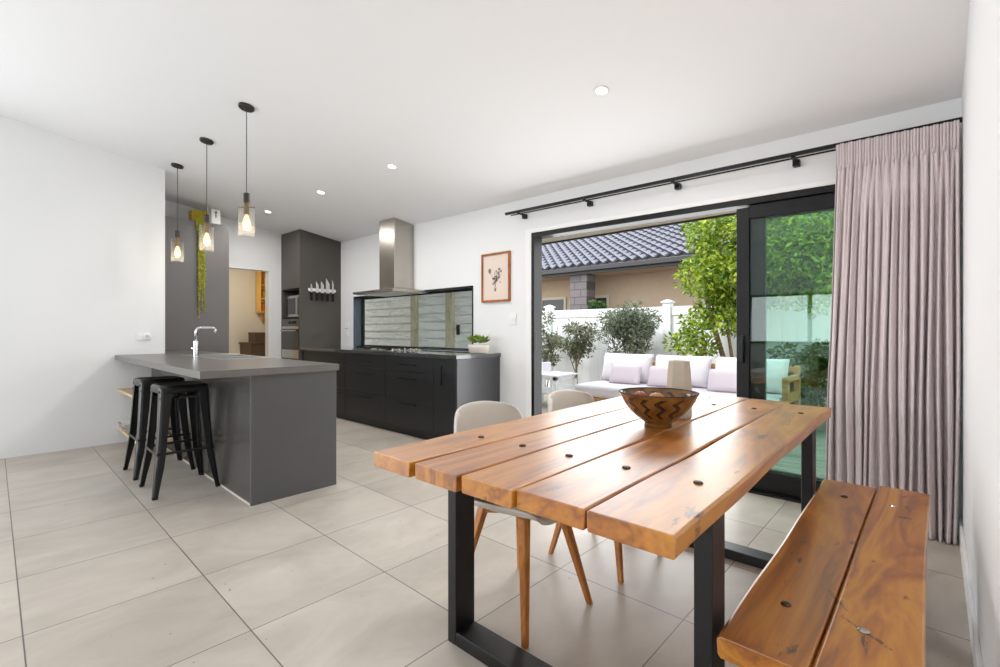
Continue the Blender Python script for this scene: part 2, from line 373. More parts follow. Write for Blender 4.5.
# bowl: amber glaze with dark zigzags around the wall
def bowlmat():
    m=mat('zigzag_bowl',srgb(150,92,30),.22,coat=.5); nt=m.node_tree; b=nt.nodes['Principled BSDF']; L=nt.links.new; N=nt.nodes.new
    tc=N('ShaderNodeTexCoord'); sp=N('ShaderNodeSeparateXYZ'); L(tc.outputs['Object'],sp.inputs[0])
    at=N('ShaderNodeMath'); at.operation='ARCTAN2'; L(sp.outputs['Y'],at.inputs[0]); L(sp.outputs['X'],at.inputs[1])
    z1=N('ShaderNodeMath'); z1.operation='PINGPONG'; z1.inputs[1].default_value=.022; L(sp.outputs['Z'],z1.inputs[0])
    z2=N('ShaderNodeMath'); z2.operation='MULTIPLY_ADD'; z2.inputs[1].default_value=9.0; L(z1.outputs[0],z2.inputs[0]); L(at.outputs[0],z2.inputs[2])
    nn=N('ShaderNodeTexNoise'); nn.inputs['Scale'].default_value=9; L(tc.outputs['Object'],nn.inputs['Vector'])
    z3=N('ShaderNodeMath'); z3.operation='MULTIPLY_ADD'; z3.inputs[1].default_value=.25; L(nn.outputs['Fac'],z3.inputs[0]); L(z2.outputs[0],z3.inputs[2])
    sc=N('ShaderNodeMath'); sc.operation='MULTIPLY'; sc.inputs[1].default_value=14/(2*PI); L(z3.outputs[0],sc.inputs[0])
    fr=N('ShaderNodeMath'); fr.operation='FRACT'; L(sc.outputs[0],fr.inputs[0])
    lt=N('ShaderNodeMath'); lt.operation='LESS_THAN'; lt.inputs[1].default_value=.33; L(fr.outputs[0],lt.inputs[0])
    hi=N('ShaderNodeMath'); hi.operation='GREATER_THAN'; hi.inputs[1].default_value=.045; L(sp.outputs['Z'],hi.inputs[0])
    lo=N('ShaderNodeMath'); lo.operation='LESS_THAN'; lo.inputs[1].default_value=.128; L(sp.outputs['Z'],lo.inputs[0])
    a1=N('ShaderNodeMath'); a1.operation='MULTIPLY'; L(lt.outputs[0],a1.inputs[0]); L(hi.outputs[0],a1.inputs[1])
    a2=N('ShaderNodeMath'); a2.operation='MULTIPLY'; L(a1.outputs[0],a2.inputs[0]); L(lo.outputs[0],a2.inputs[1])
    n2=N('ShaderNodeTexNoise'); n2.inputs['Scale'].default_value=16; n2.inputs['Detail'].default_value=4; L(tc.outputs['Object'],n2.inputs['Vector'])
    r=N('ShaderNodeValToRGB'); e=r.color_ramp.elements; e[0].position=.3; e[0].color=srgb(86,52,20); e[1].position=.7; e[1].color=srgb(134,92,38); L(n2.outputs['Fac'],r.inputs[0])
    mx=N('ShaderNodeMix'); mx.data_type='RGBA'; mx.inputs['B'].default_value=srgb(48,30,16); L(a2.outputs[0],mx.inputs['Factor']); L(r.outputs[0],mx.inputs['A']); L(mx.outputs['Result'],b.inputs['Base Color'])
    return m
M['bowl']=bowlmat()

# ------------------------------------------------------------------ room constants
W=3.72            # inner face of the door / window wall
WO=3.86           # outer face
XL=-6.22          # left wall
XR=.112           # right wall
XB=-7.5           # back wall of the kitchen recess
YR=-4.2           # rear wall
SLY=.155
def cz(y,x=-3.0): return 2.515+SLY*(W-y)-.0115*(x+3.0)
YF=-.6            # above here the ceiling is flat

# ------------------------------------------------------------------ shell
m=MB(); m.box(XL-.2,.3,YR-.2,WO,-.12,0); m.box(-7.62,XL-.2,-.3,WO,-.12,0); m.box(-9.45,-7.62,1.5,4.0,-.12,0)
struct('floor',m,floor_tiles('floor_tiles'))
def czp(y,x): return cz(max(y,YF),x)
m=MB()
for ya,yb in ((YF,WO),(YR-.2,YF)):
    q=[(-7.62,ya),(.3,ya),(.3,yb),(-7.62,yb)]
    m.hexa([(x,y,czp(y,x)) for x,y in q],[(x,y,czp(y,x)+.15) for x,y in q])
struct('ceiling',m,M['ceil'])
# wall with kitchen window and sliding door
WX0,WX1,WZ0,WZ1=-6.46,-3.855,.926,1.678
DX0,DX1,DZ1=-3.0,-.02,2.135
def hz(x): return 2.152-.016*(x+3.0)   # door head, as it runs in the photograph
m=MB()
m.box(-7.62,WX0,W,WO,0,2.55); m.box(WX0,WX1,W,WO,0,WZ0); m.box(WX0,WX1,W,WO,WZ1,2.55)
m.box(WX1,DX0,W,WO,0,2.55); m.hexa([(DX0,W,hz(DX0)),(DX1,W,hz(DX1)),(DX1,WO,hz(DX1)),(DX0,WO,hz(DX0))],[(DX0,W,2.55),(DX1,W,2.55),(DX1,WO,2.55),(DX0,WO,2.55)]); m.box(DX1,.3,W,WO,0,2.55)
struct('wall_north',m,M['wall'])
struct('wall_right',MB().box(XR,.3,YR,W,0,3.38),M['wall'])
LY0,LY1,LZ=-3.9,-.9,2.35
m=MB(); m.box(-7.62,XL,-.3,1.294,0,3.38); m.box(XL-.2,XL,LY1,-.3,0,3.38); m.box(XL-.2,XL,YR,LY0,0,3.38); m.box(XL-.2,XL,LY0,LY1,LZ,3.38)
struct('wall_left',m,M['wall'])
m=MB()
for y in (LY0,-2.43,LY1-.06): m.box(XL-.14,XL-.06,y,y+.06,0,LZ)
m.box(XL-.14,XL-.06,LY0,LY1,LZ-.06,LZ); m.box(XL-.14,XL-.06,LY0,LY1,0,.03)
d2=thing('added_door','unseen glazed door added in the left wall to let light in','door',(XL,-2.4,0),kind='structure')  # opening and frame added out of view to bring light to the ceiling
obj('door_frame',m,M['black'],d2)
m=MB(); dy0,dy1,dz=2.06,2.90,2.1
m.box(-7.62,XB,1.294,dy0,0,3.0); m.box(-7.62,XB,dy0,dy1,dz,3.0); m.box(-7.62,XB,dy1,W,0,3.0)
struct('wall_kitchen',m,M['wall'])
m=MB(); wx0,wx1=-5.7,-.5
RZ0,RZ1=.88,1.98
m.box(XL-.2,wx0,YR-.2,YR,0,3.38); m.box(wx1,.3,YR-.2,YR,0,3.38); m.box(wx0,wx1,YR-.2,YR,RZ1,3.38); m.box(wx0,wx1,YR-.2,YR,0,RZ0)
struct('wall_rear',m,M['wall'])
# scullery behind the doorway
struct('wall_scullery_far',MB().box(-9.45,-9.3,1.5,4.0,0,2.5),M['cream'])
m=MB(); m.box(-9.3,-7.62,1.5,1.62,0,2.5); m.box(-9.3,-7.62,3.88,4.0,0,2.5)
struct('wall_scullery_side',m,M['cream'])
struct('ceiling_scullery',MB().box(-9.45,-7.62,1.5,4.0,2.5,2.6),M['ceil'])
# door lining of the scullery doorway
m=MB(); m.box(-7.63,XB+.004,dy1-.02,dy1+.003,0,dz); m.box(-7.63,XB+.004,dy0,dy0+.02,0,dz); m.box(-7.63,XB+.004,dy0,dy1,dz-.02,dz+.003)
struct('trim_1',m,M['trim'])
struct('baseboard_right',MB().box(XR-.014,XR,YR,W,0,.11),M['trim'],bevel=.003)
m=MB(); m.box(WX1+.01,DX0-.08,W-.012,W,0,.07)
struct('baseboard_north',m,M['trim'])

# ------------------------------------------------------------------ kitchen window
w1=thing('window_1','wide black framed kitchen window behind the cooktop','window',((WX0+WX1)/2,W,WZ0),kind='structure')
m=MB(); t=.018; tb_=.010
m.box(WX0,WX1,W-.006,3.88,WZ0,WZ0+tb_); m.box(WX0,WX1,W-.006,3.88,WZ1-t,WZ1)
m.box(WX1-t,WX1,W-.006,3.88,WZ0+t,WZ1-t)
obj('window_frame',m,M['black'],w1,bevel=.002)
obj('side_liner',MB().box(WX0,WX0+.02,W-.006,3.88,WZ0+tb_,WZ1-t),M['reveal'],w1,bevel=.002)
m=MB(); gy=3.86
m.box(WX0+.02,WX0+.05,gy-.02,gy+.02,WZ0+tb_,WZ1-t); m.box(WX1-.045,WX1-.018,gy-.02,gy+.02,WZ0+tb_,WZ1-t)
m.box(WX0+.02,WX1-.02,gy-.02,gy+.02,WZ0+tb_,WZ0+.024); m.box(WX0+.02,WX1-.02,gy-.02,gy+.02,WZ1-.04,WZ1-t)
obj('sash',m,M['black'],w1,bevel=.002)
obj('pane',MB().box(WX0+.045,WX1-.04,gy-.003,gy+.003,WZ0+.022,WZ1-.036),M['pane'],w1)

# ------------------------------------------------------------------ sliding door
d1=thing('door_1','wide black aluminium sliding door standing open onto the deck','sliding door',((DX0+DX1)/2,W,0),kind='structure')
m=MB(); f=.07
def head(m,x0,x1,y0,y1,a,b):
    m.hexa([(x0,y0,hz(x0)-a),(x1,y0,hz(x1)-a),(x1,y1,hz(x1)-a),(x0,y1,hz(x0)-a)],[(x0,y0,hz(x0)-b),(x1,y0,hz(x1)-b),(x1,y1,hz(x1)-b),(x0,y1,hz(x0)-b)])
m.box(DX0,DX0+.035,W-.01,WO-.02,0,DZ1+.01); m.box(DX1-.06,DX1,W-.01,WO-.02,0,DZ1-.03); head(m,DX0,DX1,W-.012,WO-.02,.045,0)
obj('door_frame',m,M['black'],d1,bevel=.003)
m=MB(); m.box(DX0+.06,DX1-.06,W-.03,WO+.03,-.01,.018)
for yy in (3.755,3.812): m.box(DX0+.06,DX1-.06,yy-.006,yy+.006,.018,.032)
obj('door_sill',m,M['black'],d1)
m=MB(); a=.075
m.box(DX0-a,DX0,W-.016,W,0,hz(DX0)+.035); head(m,DX0,DX1+a,W-.016,W,0,-.038); m.box(DX1,DX1+a,W-.016,W,0,hz(DX1))
obj('architrave',m,M['trim'],d1,bevel=.004)
def panel(name,x0,x1,yc,st):
    m=MB(); h=.022
    m.box(x0,x0+st,yc-h,yc+h,.03,hz(x1)-.046); m.box(x1-st,x1,yc-h,yc+h,.03,hz(x1)-.046)
    m.box(x0+st,x1-st,yc-h,yc+h,.03,.16); head(m,x0+st,x1-st,yc-h,yc+h,.145,.0475)
    p=obj(name,m,M['black'],d1,bevel=.003)
    g=obj('glass',MB().box(x0+st,x1-st,yc-.003,yc+.003,.16,DZ1-.14),M['tint'],None)
    wl=g.location.copy(); g.parent=p; g.location=wl-world_loc(p)
    return p
pa=panel('sliding_panel',-1.075,-.09,3.755,.085)
pb=panel('fixed_panel',-1.0,-.085,3.812,.10)
m=MB(); m.box(-1.052,-1.02,3.700,3.735,.93,1.13); 
h_=obj('pull_handle',m,M['handle'],None,bevel=.006); wl=h_.location.copy(); h_.parent=pa; h_.location=wl-world_loc(pa)
m=MB(); m.box(DX0+.030,DX0+.045,W-.02,W+.02,.96,1.16); 
obj('lock_keeper',m,M['handle'],d1,bevel=.004)

# ------------------------------------------------------------------ rear window (behind the photographer) lets daylight in
tag(obj('window_sill',MB().box(wx0-.03,wx1+.03,YR-.02,YR+.05,RZ0-.03,RZ0),M['shelfw']),kind='structure')
w2=thing('window_2','wide rear glazing of the living room','window',((wx0+wx1)/2,YR,RZ0),kind='structure')
m=MB()
for x in (wx0,-4.3,-3.14,-1.98,wx1-.06): m.box(x,x+.06,YR-.14,YR-.02,RZ0,RZ1)
m.box(wx0,wx1,YR-.14,YR-.06,RZ0,RZ0+.05); m.box(wx0,wx1,YR-.14,YR-.06,RZ1-.05,RZ1)
obj('window_frame',m,M['black'],w2)

# ------------------------------------------------------------------ curtain rod and curtain
ry=3.60
def rzf(x): return 2.366-.0150*(x+3.25)
rz_=2.34
rod=thing('curtain_rail','long black double curtain rail above the sliding door','curtain rail',(-1.6,ry,rz_))
m=MB(); xa,xb=-3.25,XR-.002
m.hexa([(xa,ry-.014,rzf(xa)-.012),(xb,ry-.014,rzf(xb)-.012),(xb,ry+.014,rzf(xb)-.012),(xa,ry+.014,rzf(xa)-.012)],[(xa,ry-.014,rzf(xa)+.012),(xb,ry-.014,rzf(xb)+.012),(xb,ry+.014,rzf(xb)+.012),(xa,ry+.014,rzf(xa)+.012)])
obj('front_rail',m,M['black'],rod,bevel=.003)
obj('rear_rail',MB().tube([(-3.22,ry+.05,rzf(-3.22)-.010),(-.05,ry+.05,rzf(-.05)-.010)],.006),M['black'],rod)
for bx in (-3.077,-2.304,-1.497,-0.687):
    q=rzf(bx); m=MB(); m.box(bx-.02,bx+.02,ry+.075,W,q-.055,q-.012); m.box(bx-.012,bx+.012,ry-.008,ry+.078,q-.026,q-.012)
    obj('bracket',m,M['black'],rod,bevel=.002)
def curtain_mesh():
    x0,x1=-.452,.097
    rnf=random.Random(8); ks=[0]
    while ks[-1]<1: ks.append(ks[-1]+rnf.uniform(.045,.095))
    def fold(u):
        i=max(j for j in range(len(ks)) if ks[j]<=u); return i+(u-ks[i])/((ks[i+1] if i+1<len(ks) else ks[i]+.07)-ks[i])
    ks.append(ks[-1]+.07)
    zs=[2.318,2.312,2.29,2.26,2.23,2.20,2.175,2.15,2.10,2.0,1.85,1.65,1.4,1.1,.8,.5,.25,.1,.02,.006]
    nu=340
    rnd=random.Random(3)
    np_=13
    ph=[rnd.uniform(-.5,.5) for _ in range(40)]
    am=[rnd.uniform(.65,1.25) for _ in range(40)]
    vs=[];fs=[]
    for j,z in enumerate(zs):
        v=min(1,max(0,(2.15-z)/2.15))           # 0 at the heading foot, 1 at the floor
        head=1 if z>2.15 else 0
        for i in range(nu+1):
            u=i/nu
            xl=x0-.045*min(1,v*1.6)
            x=xl+(x1-xl)*u
            k=fold(u); ki=int(k)
            a=am[ki]*(.017+.016*min(1,v*2))
            if z>2.15:
                y=ry-.03+.007*math.sin(2*PI*u*40)+.006*math.sin(2*PI*u*np_)
            else:
                w=min(1,v*7)
                s=math.sin(2*PI*(k+.12*math.sin(2*PI*u*2.3+ph[3])+.10*v*math.sin(9*u+ph[5])))
                s=math.copysign(abs(s)**.8,s)+.16*math.sin(2*PI*u*31+2*math.sin(7*u)+1.2*v)
                y=ry-.035+(1-w)*(.012*math.sin(2*PI*u*np_*2)+.01*math.sin(2*PI*u*np_))+w*(a*s+.012*math.sin(2*PI*u*27+3*v)*(1-.5*v))
                x+=.010*math.sin(5*v+ki*1.3)*v
            vs.append((x,y,z-.012*u if z>.3 else z))
    for j in range(len(zs)-1):
        for i in range(nu): fs.append((j*(nu+1)+i,j*(nu+1)+i+1,(j+1)*(nu+1)+i+1,(j+1)*(nu+1)+i))
    return vs,fs
cur=thing('curtain','full length pleated mauve-grey linen curtain bunched in the right corner','curtain',(-.19,ry-.03,0))
vs,fs=curtain_mesh(); o=mesh_obj('drape',vs,fs,M['curtain'],cur,smooth=True)
sm=o.modifiers.new('solid','SOLIDIFY'); sm.thickness=.002
for k in range(13):
    u=(k+.5)/13; x=-.452+.549*u
    m=MB(); m.box(x-.004,x+.004,ry-.052,ry-.040,2.150,2.178); obj('pleat_tack',m,M['curtain'],cur,bevel=.003)

# ------------------------------------------------------------------ dining table
TZ=.76; TH=.049
tb=thing('dining_table','heavy five plank timber dining table on black steel frames','table',(-.89,1.95,0),rz=math.radians(.8))
loc=Vector((-.89,1.95,0))
edges=[(-1.37,-1.168),(-1.161,-.974),(-.969,-.782),(-.777,-.578),(-.573,-.372)]
yn=[.872,.872,.882,.893,.903,.89]; yf_=[3.05,3.06,3.07,3.05,2.965]
rr=random.Random(11)
for i,(x0,x1) in enumerate(edges):
    m=MB(); n=26
    y0=[.868,.875,.884,.897,.897][i]; y1=yf_[i]
    pj=rr.uniform(0,6); 
    ring=[]
    for k in range(n+1):
        y=y0+(y1-y0)*k/n
        wl=.0035*math.sin(3.1*y+pj)+.002*math.sin(9*y+2*pj); wr=.0035*math.sin(2.6*y+pj*2)+.002*math.sin(8*y+pj)
        b=.0045
        xl=x0+wl; xr=x1+wr
        if i in (0,): 
            xl+=.008*math.sin(2.2*y+1)-.028*(k/n)
            xr-=.012*max(0,1-k/6)
        ring.append([(xl+b,y,TZ),(xr-b,y,TZ),(xr,y,TZ-b),(xr-.002,y,TZ-TH+b),(xr-b,y,TZ-TH),(xl+b,y,TZ-TH),(xl+.002,y,TZ-TH+b),(xl,y,TZ-b)])
    vs=[p for r in ring for p in r]; q=8
    fs=[tuple(range(q)),tuple(reversed([n*q+k for k in range(q)]))]
    for k in range(n):
        for s in range(q): fs.append((k*q+s,(k+1)*q+s,(k+1)*q+(s+1)%q,k*q+(s+1)%q))
    m.faces(vs,fs)
    # every plank gets its own origin so the grain differs
    p=obj('plank',m,M['table'],tb,bevel=.0025)
    xc=(x0+x1)/2
    for yb in (1.255,2.655):
        m=MB(); m.lathe([(.0125,TZ-.001),(.0125,TZ+.002),(.010,TZ+.005),(.004,TZ+.006)],14,(xc+.02,yb,0)); obj('bolt',m,M['bolt'],tb)
tb.location.x-=.014
def uframe(m,x0,x1,y0,y1,z1,t):
    m.box(x0,x0+t,y0,y1,0,z1); m.box(x1-t,x1,y0,y1,0,z1); m.box(x0+t,x1-t,y0,y1,0,.05); m.box(x0+t,x1-t,y0,y1,z1-.02,z1)
for y0 in (1.165,2.54):
    m=MB(); uframe(m,-1.350,-.402,y0,y0+.098,TZ-TH,.045); obj('leg_frame',m,M['iron'],tb,bevel=.004)

# ------------------------------------------------------------------ bench
bn=thing('bench_seat','long two plank timber bench beside the right wall','bench',(-.19,1.9,0))
BZ=.45
for i,(x0,x1) in enumerate([(-.372,-.1955),(-.193,-.014)]):
    m=MB(); n=24; ring=[]; y0,y1=(1.155,2.72) if i==0 else (1.02,2.77)
    if i==1: y0=1.03
    y0=1.15 if i==0 else 1.13
    for k in range(n+1):
        y=y0+(y1-y0)*k/n; b=.009
        xl=x0+(.0035*math.sin(3*y+1)+.002*math.sin(8*y) if i==0 else .001*math.sin(5*y)); xl-=(.026*(k/n) if i==0 else 0); xr=x1+(.001*math.sin(5*y) if i==0 else .005*math.sin(2.4*y))
        ring.append([(xl+b,y,BZ),(xr-b*.4,y,BZ),(xr,y,BZ-b*.4),(xr,y,BZ-.052+b),(xr-b,y,BZ-.052),(xl+b,y,BZ-.052),(xl+.002,y,BZ-.052+b),(xl,y,BZ-b)])
    q=8; fs=[tuple(range(q)),tuple(reversed([n*q+k for k in range(q)]))]
    for k in range(n):
        for s in range(q): fs.append((k*q+s,(k+1)*q+s,(k+1)*q+(s+1)%q,k*q+(s+1)%q))
    m.faces([p for r in ring for p in r],fs)
    obj('plank',m,M['bench'],bn,bevel=.005)
    for yb in (1.40,2.48):
        m=MB(); m.lathe([(.0125,BZ-.001),(.0125,BZ+.002),(.009,BZ+.005),(.003,BZ+.006)],14,((x0+x1)/2+(.0 if i==0 else -.02),yb,0)); obj('bolt',m,M['bolt'] if i==0 else M['steel'],bn)
for y0 in (1.36,2.42):
    m=MB(); uframe(m,-.33,-.05,y0,y0+.1,BZ-.052,.045); obj('leg_frame',m,M['iron'],bn,bevel=.004)

# ------------------------------------------------------------------ dining chairs (shell on splayed wooden legs)
def make_chair():
    t=thing('dining_chair','','chair')
    prof=[(.222,.418),(.230,.436),(.205,.452),(.12,.446),(0,.436),(-.11,.437),(-.185,.468),(-.222,.53),(-.25,.62),(-.272,.71),(-.292,.79),(-.302,.822)]
    wid=[.150,.178,.205,.225,.235,.238,.236,.232,.225,.212,.192,.165]
    nu=20
    vs=[];fs=[]
    nv=len(prof)
    for j,(x,z) in enumerate(prof):
        s=j/(nv-1)
        back=max(0,min(1,(j-4.5)/3.0))
        for i in range(nu+1):
            u=-1+2*i/nu
            au=abs(u)
            w=wid[j]
            yy=w*math.sin(u*PI/2*.92)/math.sin(PI/2*.92)
            zz=z+(1-back)*(.05*au**3.0)
            xx=x+back*(.115*au**2.2)*(1.0-.25*s)
            if j>=nv-3:                              # wavy top edge with rounded shoulders
                zz+=[0,.004,.006][j-nv+3]*math.cos(u*PI*1.3)-[.002,.008,.02][j-nv+3]*au**4
            vs.append((xx,yy,zz))
    for j in range(nv-1):
        for i in range(nu): fs.append((j*(nu+1)+i,j*(nu+1)+i+1,(j+1)*(nu+1)+i+1,(j+1)*(nu+1)+i))
    m=MB(); m.faces(vs,fs); o=obj('seat_shell',m,M['shell'],t,smooth=True,world=False,solid=.012,sub=1)
    # seat cushion
    def P(u,v):
        a=-1+2*u; b_=-1+2*v
        e=max(0,1-abs(a)**4)*max(0,1-abs(b_)**4)
        return (.02+.185*b_, .185*a*(1-.08*abs(b_)), .447+.028*abs(a)**3+.026*e**.5)
    m=MB(); m.grid(P,14,14); obj('seat_pad',m,M['pad'],t,smooth=True,world=False)
    for sx in (1,-1):
        for sy in (1,-1):
            top=Vector((.115*sx,.11*sy,.425)); bot=Vector((.205*sx,.2*sy,0))
            def sq(c,h,k): return [(c.x-h,c.y-k,c.z),(c.x+h,c.y-k,c.z),(c.x+h,c.y+k,c.z),(c.x-h,c.y+k,c.z)]
            m=MB(); mid=top.lerp(bot,.15)
            m.hexa(sq(bot,.0115,.0115),sq(top,.019,.019)); obj('leg',m,M['beech'],t,bevel=.005,world=False)
    m=MB()
    for a in (1,-1):
        d=Vector((.12,.115*a,0)); n_=Vector((-d.y,d.x,0)).normalized()*.014
        b=[-d-n_,d-n_,d+n_,-d+n_]; m.hexa([(p.x,p.y,.385) for p in b],[(p.x,p.y,.418) for p in b])
    obj('cross_brace',m,M['beech'],t,bevel=.003,world=False)
    return t
ch=make_chair(); ch.location=(-1.295,1.54,0); ch.rotation_euler=(0,0,math.radians(-3.5))
ch['label']='cream shell chair on wooden legs at the table end nearest the camera'; ch['group']='dining chairs along the table'
c2=copy_tree(ch); c2.location=(-1.258,2.172,0); c2.rotation_euler=(0,0,math.radians(-2))
c2['label']='cream shell chair half hidden behind the bowl end of the table, nearer the sliding door'

# ------------------------------------------------------------------ bowl, fruit, vase
bw=thing('bowl','wide glazed brown bowl with dark zigzags on the dining table','bowl',(-.853,1.9,TZ))
prof=[(.054,0),(.057,.003),(.055,.016),(.060,.022),(.086,.040),(.114,.066),(.136,.095),(.151,.124),(.158,.140),(.159,.143),(.155,.142),(.146,.122),(.128,.093),(.104,.066),(.07,.042),(.03,.032),(.0,.03)]
m=MB(); m.lathe(prof,56,(0,0,0),caps=False); obj('body',m,M['bowl'],bw,smooth=True,world=False)
m=MB(); m.lathe([(.155,.1405),(.1605,.142),(.1605,.1445),(.157,.1455),(.154,.144),(.155,.1405)],56,(0,0,0),caps=False); obj('rim',m,M['gap'],bw,smooth=True,world=False)
def fruit(loc,r,col,label):
    m=MB(); pr=[(0,-.92*r)]+[(r*math.cos(a)*(1+.03*math.sin(3*a)),r*.93*math.sin(a)) for a in [math.radians(-80+16*k) for k in range(11)]]+[(0,.86*r)]
    m.lathe(pr,24,loc,caps=False); return m
for (dx,dy,dz,r,c,lb) in [(-.080,.0,.112,.031,srgb(158,78,44),'red-brown fruit at the left side of the zigzag bowl'),
                          (-.010,.008,.106,.036,srgb(176,112,54),'orange fruit in the middle of the zigzag bowl')]:
    m=fruit((-.853+dx,1.9+dy,TZ+dz),r,c,lb)
    f=thing('fruit',lb,'fruit',(-.853+dx,1.9+dy,TZ+dz-r*.92),group='fruit in the bowl')
    obj('skin',m,mat('fruit_skin',c,.45,noise=.15,nscale=30),f,smooth=True)
    m=MB(); m.tube([(-.853+dx,1.9+dy,TZ+dz+r*.8),(-.853+dx+.004,1.9+dy,TZ+dz+r*.8+.010)],.0025,6); obj('stem',m,M['dkbark'],f)
m=MB(); n=6
rot=.35
m.lathe([(.052,0),(.056,.01),(.056,.12),(.0505,.215),(.046,.262),(.040,.263),(.040,.20)],n,(-.865,2.15,TZ),caps=True,rot=rot)
tag(obj('vase',m,M['vase'],bevel=.004),'tall beige faceted vase behind the zigzag bowl','vase')

# ------------------------------------------------------------------ island
ic=thing('island_cabinet','grey laminate island base cabinet under the breakfast bar','cabinet',(-4.75,1.47,0))
obj('end_panel',MB().box(-3.345,-3.32,1.165,1.768,0,.864),M['isl'],ic,bevel=.0015)
obj('back_panel',MB().box(XL+.002,-3.347,1.172,1.19,0,.864),M['islback'],ic)
obj('carcass',MB().box(XL+.01,-3.347,1.3,1.755,.1,.72),M['cab'],ic)
obj('skirting_bead',MB().box(XL+.01,-3.345,1.164,1.172,0,.007),M['cream'],ic)
obj('plinth',MB().box(XL+.01,-3.347,1.25,1.7,0,.1),M['gap'],ic)
m=MB(); sx0,sx1,sy0,sy1=-5.72,-4.52,1.36,1.74; z0,z1=.866,.912
m.box(XL+.001,sx0,.862,1.775,z0,z1); m.box(sx1,-3.29,.862,1.775,z0,z1); m.box(sx0,sx1,.862,sy0,z0,z1); m.box(sx0,sx1,sy1,1.775,z0,z1)
m.box(-7.045,XL+.001,1.296,1.775,z0,z1)
bmesh.ops.remove_doubles(m.bm,verts=m.bm.verts,dist=.0005)
tag(obj('island_worktop',m,M['top']),'grey breakfast bar worktop with the sink set into it','worktop')
# sink
sk=thing('sink','stainless steel double bowl sink in the island worktop','sink',((sx0+sx1)/2,(sy0+sy1)/2,z1))
m=MB(); r=.03; zt=z1+.004
bowls=[(-5.28,-4.96),(-4.90,-4.58)]
m.box(sx0-r,sx1+r,sy0-r,sy0+.02,z1,zt); m.box(sx0-r,sx1+r,sy1-.02,sy1+r,z1,zt)
m.box(sx0-r,bowls[0][0],sy0+.02,sy1-.02,z1,zt); m.box(bowls[0][1],bowls[1][0],sy0+.02,sy1-.02,z1,zt); m.box(bowls[1][1],sx1+r,sy0+.02,sy1-.02,z1,zt)
obj('rim',m,M['sink'],sk)
for b0,b1 in bowls:
    m=MB(); a,c,d=sy0+.02,sy1-.02,.17; e=.004
    m.box(b0,b0+e,a,c,z1-d,z1+.002); m.box(b1-e,b1,a,c,z1-d,z1+.002); m.box(b0,b1,a,a+e,z1-d,z1+.002); m.box(b0,b1,c-e,c,z1-d,z1+.002); m.box(b0,b1,a,c,z1-d-e,z1-d)
    bo=obj('bowl',m,M['sink'],sk)
    m=MB(); m.lathe([(.04,0),(.04,.003),(.02,.004)],16,((b0+b1)/2,(a+c)/2,z1-d)); dr=obj('drain',m,M['chrome'],bo)
# faucet
fx,fy=-5.128,1.31
fc=thing('faucet','tall chrome square-neck tap on the island worktop','tap',(fx,fy,z1))
m=MB(); m.lathe([(.027,0),(.027,.006),(.021,.008),(.021,.15),(.019,.155)],20,(fx,fy,z1)); obj('body',m,M['chrome'],fc,bevel=.001)
pts=[(fx,fy,z1+.15),(fx,fy,z1+.245)]+[(fx,fy+.04-.04*math.cos(a),z1+.245+.035*math.sin(a)) for a in [PI/8*k for k in range(1,5)]]+[(fx,fy+.135,z1+.28)]+[(fx,fy+.135+.03*math.sin(a),z1+.25+.03*math.cos(a)) for a in [PI/8*k for k in range(1,5)]]+[(fx,fy+.165,z1+.225)]
m=MB(); m.tube(pts,.012,12); obj('spout',m,M['chrome'],fc,smooth=True)
m=MB(); m.tube([(fx-.02,fy-.0,z1+.075),(fx-.055,fy-.02,z1+.085)],[.011,.008],10); obj('lever',m,M['chrome'],fc)

# ------------------------------------------------------------------ shelves under the bar, magazines
for z,lb in ((.535,'pale timber shelf under the breakfast bar, the upper one'),(.135,'pale timber shelf near the floor under the breakfast bar')):
    tag(obj('wall_shelf',MB().box(XL+.001,-5.2,.885,1.160,z,z+.026),M['shelfw'],bevel=.002),lb,'shelf','shelves under the breakfast bar')
cols=[srgb(222,220,216),srgb(196,120,120),srgb(70,76,92),srgb(210,196,170),srgb(120,116,116),srgb(232,230,228)]
nm=['lowest white magazine in the pile on the low shelf','red-covered magazine second up in the pile on the low shelf','navy-covered magazine in the middle of the pile on the low shelf',
    'cream magazine fourth up in the pile on the low shelf','grey magazine just under the top of the pile on the low shelf','white magazine on top of the pile on the low shelf']
zz=.162
for k in range(6):
    mg=thing('magazine',nm[k],'magazine',(-6.06,.995,zz),rz=rr.uniform(-.12,.12),group='magazines on the low shelf')
    t=.011
    obj('pages',MB().box(-.135,.135,-.098,.098,.001,t-.001),M['white'],mg,world=False)
    m=MB(); m.box(-.138,.138,-.1,.1,t-.0015,t); m.box(-.138,.138,-.1,.1,0,.0015); m.box(-.138,.138,-.1025,-.1,0,t)
    obj('cover',m,mat('magazine_cover',cols[k],.3),mg,world=False); zz+=t+.0005

